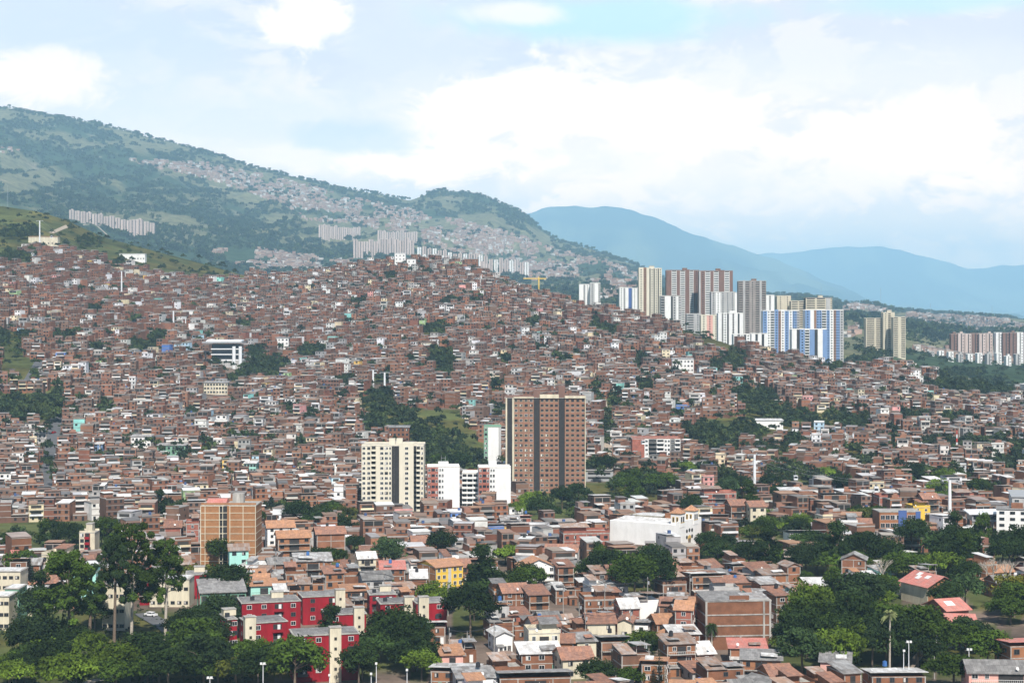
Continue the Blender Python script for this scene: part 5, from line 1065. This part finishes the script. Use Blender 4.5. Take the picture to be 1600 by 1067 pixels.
# ------------------------------------------------------------------ trees
def leafmat(name, c, tw=.0):
    m = mat(name, c, rough=.85, var=.6, scale=.45, objvar=.35, spec=.05, col2=tuple(min(1, x*1.7) for x in c)); return m
LEAF = {'dark': (.018, .032, .008), 'mid': (.038, .064, .009), 'light': (.075, .115, .013), 'blue': (.028, .048, .016), 'olive': (.075, .086, .016), 'yellow': (.13, .125, .016), 'palm': (.17, .19, .08)}
for k, c in LEAF.items(): leafmat('leaf_'+k, c)
def crown_quads(rng, n_cl, per, leaf, shape, inner=.12):
    """leaf quads for a crown of radius ~1, base at z=0"""
    C_ = []
    for i in range(n_cl):
        u = rng.uniform(0, 2*np.pi); 
        if shape == 'round': v = rng.uniform(-.35, 1); r = rng.uniform(.62, .95); p = (r*math.sqrt(max(0, 1-v*v))*math.cos(u), r*math.sqrt(max(0, 1-v*v))*math.sin(u), .62+.62*v*r); cr = rng.uniform(.20, .36)
        elif shape == 'wide': v = rng.uniform(-.1, 1); r = rng.uniform(.6, 1.0); p = (r*math.sqrt(max(0, 1-v*v))*math.cos(u), r*math.sqrt(max(0, 1-v*v))*math.sin(u), .25+.42*v*r); cr = rng.uniform(.18, .30)
        elif shape == 'tall': v = rng.uniform(0, 1); rr = .62*math.sin(math.pi*(.15+.8*v))**.7; p = (rr*math.cos(u)*rng.uniform(.5, 1), rr*math.sin(u)*rng.uniform(.5, 1), v*2.1+.1); cr = rng.uniform(.18, .30)
        else: v = rng.uniform(0, 1)**.8; rr = (.35+.65*math.sin(math.pi*min(1, v*.85+.1)))*rng.uniform(.35, 1); p = (rr*math.cos(u), rr*math.sin(u), v*2.3); cr = rng.uniform(.13, .24)   # gum: separate clumps
        C_.append((*p, cr))
    C_ = np.array(C_); idx = np.repeat(np.arange(n_cl), per); n = len(idx); dirs = rng.normal(size=(n, 3)); dirs /= np.linalg.norm(dirs, axis=1)[:, None]
    rad = rng.uniform(.55, 1.05, n)[:, None]; flat = np.array([1, 1, .72]); pos = C_[idx, :3]+dirs*C_[idx, 3:4]*rad*flat
    nrm = dirs*.8+rng.normal(size=(n, 3))*.6+np.array([0, 0, .45]); sz = leaf*rng.uniform(.6, 1.4, n)
    m = int(n*inner); cen = C_[:, :3].mean(0); q = C_[rng.integers(0, n_cl, m), :3]; f = rng.uniform(.2, .9, m)[:, None]; pos = np.concatenate([pos, cen+(q-cen)*f]); nrm = np.concatenate([nrm, rng.normal(size=(m, 3))]); sz = np.concatenate([sz, leaf*rng.uniform(1.6, 3.0, m)*(1 if shape != 'gum' else .5)])
    nrm /= np.linalg.norm(nrm, axis=1)[:, None]; a = np.cross(nrm, rng.normal(size=nrm.shape)); a /= np.linalg.norm(a, axis=1)[:, None]; b = np.cross(nrm, a)
    s = sz[:, None]; V = np.stack([pos-a*s, pos-b*s*.55, pos+a*s, pos+b*s*.55], 1); return V, C_
def crown_mesh(seed, n_cl, per, leaf, shape, material):
    V, C_ = crown_quads(np.random.default_rng(seed), n_cl, per, leaf, shape); n = len(V)
    return np_mesh('crown', V.reshape(-1, 3), np.arange(n*4).reshape(n, 4), None, material), C_
def trunk_mesh(C_, h0, m, r=.055, nl=9, lean=0):
    """tapered trunk from -h0 up into a unit crown, limbs to some leaf clumps"""
    q = MB(); zt = C_[:, 2].max()*.62; q.tube((lean, 0, -h0-.15), (0, 0, 0), r, r*.72, m, 9); q.tube((0, 0, 0), (.02, 0, zt), r*.72, r*.25, m, 7)
    for c in C_[np.random.default_rng(5).permutation(len(C_))[:nl]]:
        z = min(c[2]*.5, zt*.8); q.tube((0, 0, z), (c[0]*.55, c[1]*.55, z+(c[2]-z)*.7), r*.4, r*.22, m, 5); q.tube((c[0]*.55, c[1]*.55, z+(c[2]-z)*.7), c[:3], r*.22, r*.08, m, 5)
    return q.mesh('trunk')
PROTO = []
for i, (shape, mt, ncl, per, leaf, h0) in enumerate([('round','leaf_dark',46,80,.060,.55), ('round','leaf_mid',40,80,.062,.5), ('wide','leaf_dark',50,76,.058,.5), ('wide','leaf_mid',44,80,.058,.55), ('round','leaf_blue',40,76,.062,.45), ('wide','leaf_olive',40,70,.06,.5),
        ('round','leaf_light',38,80,.064,.45), ('tall','leaf_dark',44,80,.055,.35), ('round','leaf_yellow',30,60,.06,.5), ('tall','leaf_mid',40,70,.055,.4), ('wide','leaf_light',40,80,.058,.5)]):
    c, C_ = crown_mesh(100+i, ncl, per, leaf, shape, mt); PROTO.append((c, trunk_mesh(C_, h0, 'trunk'), h0, shape, mt.split('_')[1]))
TREES = []
TW = {'dark': 'dark green', 'mid': 'mid green', 'light': 'bright green', 'blue': 'bluish green', 'olive': 'olive green', 'yellow': 'yellow-green'}
SW = {'round': 'round-crowned tree', 'wide': 'broad spreading tree', 'tall': 'narrow upright tree'}
def tree(px, d, r, pi, label=None, h0=None, rz=None, sz=1.0):
    c, tk, hh, shape, mt = PROTO[pi]; X = (px-800)/F*d; h = hh*r*sz; e = empty('tree', (X, d, gz(X, d)), rz if rz is not None else random.uniform(0, 6.28), r); e.scale = (r, r*random.uniform(.9, 1.1), r*sz)
    for nm, me in (('crown', c), ('trunk', tk)): o = bpy.data.objects.new(nm, me); COL.objects.link(o); o.parent = e; o.location = (0, 0, hh)
    tag(e, label, 'tree', 'trees of the near slopes and streets'); 
    if not label: TREES.append((e, f'{TW[mt]} {SW[shape]}', px, HY-F*(e.location.z+h+r*.6)/d))
    return e
# special trees first: the big gums of the park, palms, conifers, bare trees
def gum(label, px, top, base, rpx, seed, mt='leaf_dark', bare=.38, pale=False):
    d = dist(base); X, _ = P(px, d); z = gz(X, d); H = (HY-top)*d/F-z; r = rpx*d/F; ch_ = H*(1-bare); e = empty('gum_tree', (X, d, z), 0); c, C_ = crown_mesh(seed, 60, 190, .050, 'gum', mt); s = ch_/2.45
    o = bpy.data.objects.new('crown', c); COL.objects.link(o); o.parent = e; o.location = (0, 0, H*bare); o.scale = (r, r, s)
    q = MB(); m = 'trunk_pale' if pale else 'trunk'; q.tube((0, 0, -1), (.4, 0, H*.5), .5, .36, m, 10); q.tube((.4, 0, H*.5), (0, .2, H*.93), .36, .1, m, 8)
    for k in C_[::3]:
        z0 = H*bare+k[2]*s*.55; q.tube((.3, 0, min(z0, H*.85)), (k[0]*r, k[1]*r, H*bare+k[2]*s), .16, .05, m, 5)
    q.build('trunk', e); tag(e, label, 'tree')
gum('broad gum tree at the far left of the tall park trees', 106, 858, 1030, 50, 1, 'leaf_mid', .30)
gum('tallest gum tree with bare pale trunk in the middle of the park', 205, 812, 1010, 46, 2, 'leaf_mid', .36, True)
gum('gum tree with bare trunk leaning right of the tallest gum', 258, 838, 1002, 34, 3, 'leaf_mid', .40, True)
gum('thin gum tree between the two tallest gums', 178, 832, 1016, 26, 4, 'leaf_blue', .42)
gum('smaller gum tree behind the broad left gum', 140, 880, 990, 28, 5, 'leaf_dark', .3)
def palm(label, px, top, base, rpx, seed, skirt=False):
    d = dist(base); X, _ = P(px, d); e = empty('palm_tree', (X, d, gz(X, d))); H = (HY-top)*d/F-e.location.z; r = rpx*d/F; zc = H-r*.75; q = MB(); q.tube((0, 0, -1), (.1, 0, zc), .32, .2, 'trunk_pale', 10); q.build('trunk', e)
    rng = np.random.default_rng(seed); n = 34 if not skirt else 60
    for k in range(n):
        a = rng.uniform(0, 2*math.pi); el = rng.uniform(-.9 if skirt else -.35, 1.25); q = MB(); pts = []; 
        for i in range(7):
            s = i/6; rr = r*s*math.cos(el)*(1-.1*s); pts.append((rr*math.cos(a), rr*math.sin(a), zc+r*s*math.sin(el)-r*.55*s*s))
        for i in range(6):
            p = Vector(pts[i]); t_ = Vector(pts[i+1]); w = r*.16*(1-abs(i/6-.4)); sd = Vector((-math.sin(a), math.cos(a), 0)); dn = Vector((0, 0, -w*.8))
            for sg in (1, -1):
                for j in (0, .5): b0 = p.lerp(t_, j); b1 = p.lerp(t_, j+.32); q.add([b0, b1, b1+sd*sg*w+dn, b0+sd*sg*w*.8+dn], [(0, 1, 2, 3)], 'leaf_palm' if not skirt else 'leaf_blue')
        q.build('frond', e)
    tag(e, label, 'palm tree', 'palms')
palm('tall slender palm with bare trunk standing above the right hand trees', 1390, 946, 1046, 17, 1); palm('dense round-headed palm in front of the banded brick block', 1112, 968, 1016, 13, 2, True); palm('feathery palm among houses below the cream tower', 577, 815, 850, 12, 3); palm('small palm in the street trees behind the gums', 150, 876, 940, 12, 5)
def conifer(label, px, top, base, rpx, seed, dense=False):
    d = dist(base); X, _ = P(px, d); e = empty('conifer', (X, d, gz(X, d))); H = (HY-top)*d/F-e.location.z; r = rpx*d/F; q = MB(); q.tube((0, 0, -1), (0, 0, H*.98), .3, .05, 'trunk', 8); q.build('trunk', e); rng = np.random.default_rng(seed); P_ = []; q = MB()
    nt = 16 if not dense else 30
    for k in range(nt):
        z = H*(.12+.86*k/nt); rr = r*(1-(k/nt)**1.2)+.2; nbr = 9
        for j in range(nbr):
            a = 2*math.pi*(j+.5*(k % 2))/nbr+rng.uniform(-.2, .2); tip = Vector((rr*math.cos(a), rr*math.sin(a), z+rr*.16)); b0 = Vector((0, 0, z)); sd = Vector((-math.sin(a), math.cos(a), 0))
            for i in range(7):
                p = b0.lerp(tip, (i+.6)/7); w = rr*.17*(1-i/9)+.12
                for sg in (-1, 1): f = p+sd*sg*w+(tip-b0)*.09+Vector((0, 0, rng.uniform(-.12, .12))); q.add([p, p+(tip-b0)*.12, f+(tip-b0)*.06, f], [(0, 1, 2, 3)], 'leaf_dark')
    q.build('crown', e); tag(e, label, 'conifer', 'conifers')
conifer('pointed tiered conifer at the bottom edge right of centre', 1030, 1010, 1090, 15, 1); conifer('dark slim conifer above the cream park blocks', 46, 866, 925, 10, 2, True); conifer('slim conifer left of the white church tower foot', 1094, 848, 876, 6, 3, True); conifer('dark cypress beside the covered stand', 332, 880, 918, 6, 4, True); conifer('tall dark cypress on the far right slope', 1558, 588, 650, 8, 5, True)
def bare(label, px, top, base, rpx, seed):
    d = dist(base); X, _ = P(px, d); e = empty('bare_tree', (X, d, gz(X, d))); H = (HY-top)*d/F-e.location.z; r = rpx*d/F; rng = random.Random(seed); q = MB(); tk = MB(); tk.tube((0, 0, -1), (0, 0, H*.4), .4, .3, 'trunk_pale', 8); tk.build('trunk', e)
    def br(p, dr_, L_, rad, k):
        e_ = p+dr_*L_; q.tube(p, e_, rad, rad*.6, 'trunk_pale', 5)
        if k: 
            for _ in range(3): br(p.lerp(e_, rng.uniform(.6, 1)), (dr_+Vector((rng.uniform(-.8, .8), rng.uniform(-.8, .8), rng.uniform(0, .5)))).normalized(), L_*.68, rad*.55, k-1)
    for j in range(4): a = j*1.6+rng.uniform(0, .6); br(Vector((0, 0, H*.38)), Vector((math.cos(a)*.55, math.sin(a)*.55, 1)).normalized(), H*.27, .24, 3)
    q.build('branches', e); tag(e, label, 'bare tree', 'leafless trees')
bare('pale leafless tree between the right hand green crowns', 1378, 868, 918, 18, 1); bare('pale leafless tree under the large tree at the right, left one', 1548, 868, 930, 16, 2); bare('pale leafless tree under the large tree at the right, right one', 1574, 870, 925, 14, 3)
# big crowns that stand out
for a in [(735,512,8.2,0,'dark rounded tree right of the rightmost red block'),(1490,655,11.5,2,'largest dark crown in the right hand green belt'),(1425,690,8,0,'dark crown left of the largest crown in the green belt'),(1508,560,7,4,'bluish tree right of the orange gabled building'),
          (1583,560,7,8,'yellow-green tree at the right edge behind the school block'),(1268,690,8,2,'dark spreading tree left of the right hand belt'),(757,590,7.5,2,'dark spreading tree right of the yellow block'),(818,590,6.0,0,'round dark tree right of the spreading one by the yellow block'),
          (945,600,7.6,0,'dark tree right of the pinkish white building'),(1432,500,7,10,'bright tree just right of the slender palm'),(352,560,8,0,'dark tree in front of the covered stand'),(505,745,10,2,'big dark tree right of the grid tower'),
          (470,758,8,0,'second dark tree right of the grid tower, on the left side'),(545,742,7,2,'third dark tree right of the grid tower, nearest the cream tower'),(342,655,6.5,1,'round tree at the foot of the grid tower')]: tree(*a[:4], label=a[4]); EXCL.append((a[0]-a[2]*F/a[1]*.5, a[0]+a[2]*F/a[1]*.5, a[1]-7, a[1]+7))
near_c, bulk_c = [], []
trng = random.Random(21)
for cx, cy, rx, ry in GREEN:
    d0 = hit(cx, cy+ry*.3); R0 = 6.6 if d0 < 700 else (5.2 if d0 < 1150 else (4.6 if d0 < 2400 else 6.5)); R0 = 5.4 if 950 < d0 < 2450 else R0; rp = R0*F/d0; n = max(2, int((2.4 if d0 < 950 else 3.4)*rx*ry/(rp*rp*.62)+.5))
    for k in range(n):
        while True:
            u, v = trng.uniform(-1, 1), trng.uniform(-1, 1)
            if u*u+v*v < 1: break
        px = cx+u*max(rx-rp*.6, 1); r_ = R0*trng.uniform(.65, 1.25); row = cy+v*max(ry-rp*.35, 1)+ry*.15
        d = hit(px, min(1150, row+.85*r_*F/d0)); 
        if blocked(px, d, r_*.8) and d < 1300 and not any(a-3 < px < b+3 and c < d < c+30 for a, b, c, e in EXCL if e-c > 35): continue
        (near_c if d < 1050 else bulk_c).append((r_/d, px, d, r_))
for k in range(70):   # street trees between the houses
    px = trng.uniform(380, 1600); d = trng.uniform(430, 930); near_c.append((.0, px, d, trng.uniform(2.2, 3.6))) if not blocked(px, d, 4) else None
near_c.sort(reverse=True); open('/tmp/cnt','w').write(str((len(near_c),len(bulk_c),len(cand),CUSTOM,nb)))
for i, (_, px, d, r_) in enumerate(near_c[:270]):
    w = [5, 4, 4, 4, 2, 1.2, 1.6, 1, .25, .8, 1.4]; row = HY+95*F/d
    if 1220 < px < 1470 and row > 930: w = [5, 5, 4, 4, 2, 2, 4, 0, .6, 1, 4]
    if px < 470 and row > 980: w = [5, 4, 4, 4, 4, 2, 2, 0, 0, 1, 2]
    if 540 < px < 690 and row > 950: w = [6, 2, 5, 2, 2, 1, .3, 1, 0, 0, .3]
    tree(px, d, r_, trng.choices(range(11), w)[0], sz=trng.uniform(.85, 1.15))
def tree_mass(name, items, nq, leaf, label, material, seed):
    """items: X, Y, z, radius"""
    rng = np.random.default_rng(seed); A = np.array(items); parts = []; var = []
    for s in range(6):
        V, _ = crown_quads(rng, max(6, nq//8), 8, leaf, 'round' if s % 2 else 'wide', .15); var.append(V[rng.permutation(len(V))[:nq]])
    VV = np.concatenate([(var[i % 6][None]*A[i::6][:, 3][:, None, None, None]*np.array([1, 1, 1.15])+A[i::6][:, None, None, :3]+np.array([0, 0, .3])*A[i::6][:, 3][:, None, None, None]).reshape(-1, 3) for i in range(6) if len(A[i::6])])
    n = len(VV)//4; base = np.repeat(rng.uniform(.6, 1.5, n//nq+1), nq)[:n]
    c = np.array([[.018, .030, .010], [.025, .042, .012], [.042, .060, .015]])[np.repeat(rng.integers(0, 3, n//nq+1), nq)[:n]]*base[:, None]*rng.uniform(.75, 1.3, n)[:, None]
    o = bpy.data.objects.new(name, np_mesh(name, VV, np.arange(n*4).reshape(n, 4), c, material)); COL.objects.link(o); tag(o, label, 'trees', kind='stuff')
mat('foliage_mass', (.5, .5, .5), kind='attr', var=.3, scale=.2, rough=.85)
it = [((px-800)/F*d, d, gz((px-800)/F*d, d), r_) for _, px, d, r_ in near_c[270:]+bulk_c]
for k in range(3800):   # scattered between the hill houses
    d = trng.uniform(960, 2350); px = trng.uniform(-40, 1640); X = (px-800)/F*d
    if d < profile(np.array([px]))[0][2][0]: it.append((X, d, gz(X, d)+trng.uniform(0, 4.5), trng.uniform(2.2, 5.0)))
for k in range(1400):   # the wooded fringe of the green shoulders and behind the front ridge
    px = trng.uniform(840, 1640); d = trng.uniform(1750, 3300); X = (px-800)/F*d
    if d > profile(np.array([px]))[0][2][0]+40 and fbm(np.array([X/120]), np.array([d/120]), 3, 5)[0] > .46 and not blocked(px, d, 5): it.append((X, d, gz(X, d)-.5, trng.uniform(3.5, 6.5)))
tree_mass('hillside_trees', it, 96, .17, 'dark tree clumps between the brick houses of the hill', 'foliage_mass', 9)
# far woods on the back ridge
it = []; n = 52000; fr_ = np.random.default_rng(12)
px = fr_.uniform(-60, 1660, n); d = warp(2700+5400*fr_.uniform(0, 1, n)**.7); X = (px-800)/F*d; D6 = warp(profile(px)[0][6]); Z = ground(X, d); row = HY-F*Z/d
dens = fbm(X/400+9, d/520, 5, 41); d2 = fbm(X/110, d/110, 3, 60); crest = np.abs(d-D6) < 120
keep = ((dens > .49) & (d2 > .42)) | (crest & (d2 > .40)) | (d2 > .62); keep &= d < D6+110
towns = [p for p, _ in FAR]
for i in np.nonzero(keep)[0]:
    if any(inpoly(px[i], row[i], p) for p in towns) and fr_.random() < .85: continue
    if blocked(px[i], d[i], 5): continue
    it.append((X[i], d[i], Z[i]-1, fr_.uniform(5, 9)*(.75 if d[i] < 3500 else 1.5)))
print('far trees', len(it))
tree_mass('far_woods', it, 30, .30, 'far woods and single trees spread over the back ridge', 'foliage_mass', 14)
# low shrubs and tall grass in the park
it = []
for k in range(2500):
    px = trng.uniform(-40, 700); row = trng.uniform(940, 1110)
    if ingrass(px, row) or (1420 < px): d = hit(px, row); X = (px-800)/F*d; it.append((X, d, gz(X, d)-.2, trng.uniform(.3, .9)))
for k in range(500):
    px = trng.uniform(1425, 1515); row = trng.uniform(1000, 1065)
    if ingrass(px, row): d = hit(px, row); X = (px-800)/F*d; it.append((X, d, gz(X, d)-.25, trng.uniform(.2, .45)))
tree_mass('undergrowth', it, 24, .30, 'low shrubs and grass tufts on the park slope', 'foliage_mass', 18)

# ------------------------------------------------------------------ labels of the repeats: look first, then nearest landmark and order
MARKS = [('red apartment blocks', 520, 985), ('grid tower', 357, 835), ('white church', 1020, 825), ('yellow block', 687, 895), ('banded brick block', 1145, 970), ('orange gabled building', 1455, 920), ('slender palm', 1390, 990), ('school block', 1498, 990),
         ('white gabled house', 780, 1005), ('pink house', 1305, 1050), ('red-white towers', 735, 765), ('tallest tower', 852, 720), ('blue-ochre block', 1400, 812), ('white corner building', 1576, 812), ('covered stand', 345, 940), ('pointed conifer', 1030, 1045),
         ('round-headed palm', 1112, 990), ('stepped brick building', 912, 848), ('park flats', 20, 935), ('tallest gum', 205, 900), ('leaning gum', 258, 920), ('cream tower', 613, 745), ('central pylon', 1179, 740), ('right pylon', 1484, 780), ('pinkish gabled block', 850, 900), ('grey-roofed corner house', 585, 915), ('grassy pitch', 1465, 1030), ('left broad gum', 106, 940)]
ORD = ['', 'second', 'third', 'fourth', 'fifth', 'sixth', 'seventh', 'eighth', 'ninth', 'tenth', 'eleventh', 'twelfth', 'thirteenth', 'fourteenth', 'fifteenth', 'sixteenth']
def label_all(items):
    G = {}
    for o, att, px, row in items:
        nm, mx, my = min(MARKS, key=lambda m: (m[1]-px)**2+((m[2]-row)*1.5)**2); dx, dy = px-mx, (row-my)*1.5
        w = ('right of' if dx > 0 else 'left of') if abs(dx) > abs(dy) else ('in front of' if dy > 0 else 'behind')
        G.setdefault((att, w, nm), []).append((dx*dx+dy*dy, o))
    for (att, w, nm), v in G.items():
        v.sort(key=lambda p: p[0])
        for i, (_, o) in enumerate(v):
            lb = f'{att}, {"nearest " if len(v) > 1 and i == 0 else (ORD[min(i, 15)]+" nearest ") if i else ""}{w} the {nm}'
            o['label'] = lb if len(lb.split()) <= 16 else lb.replace(' nearest', '')
label_all(HOUSES); label_all(TREES)
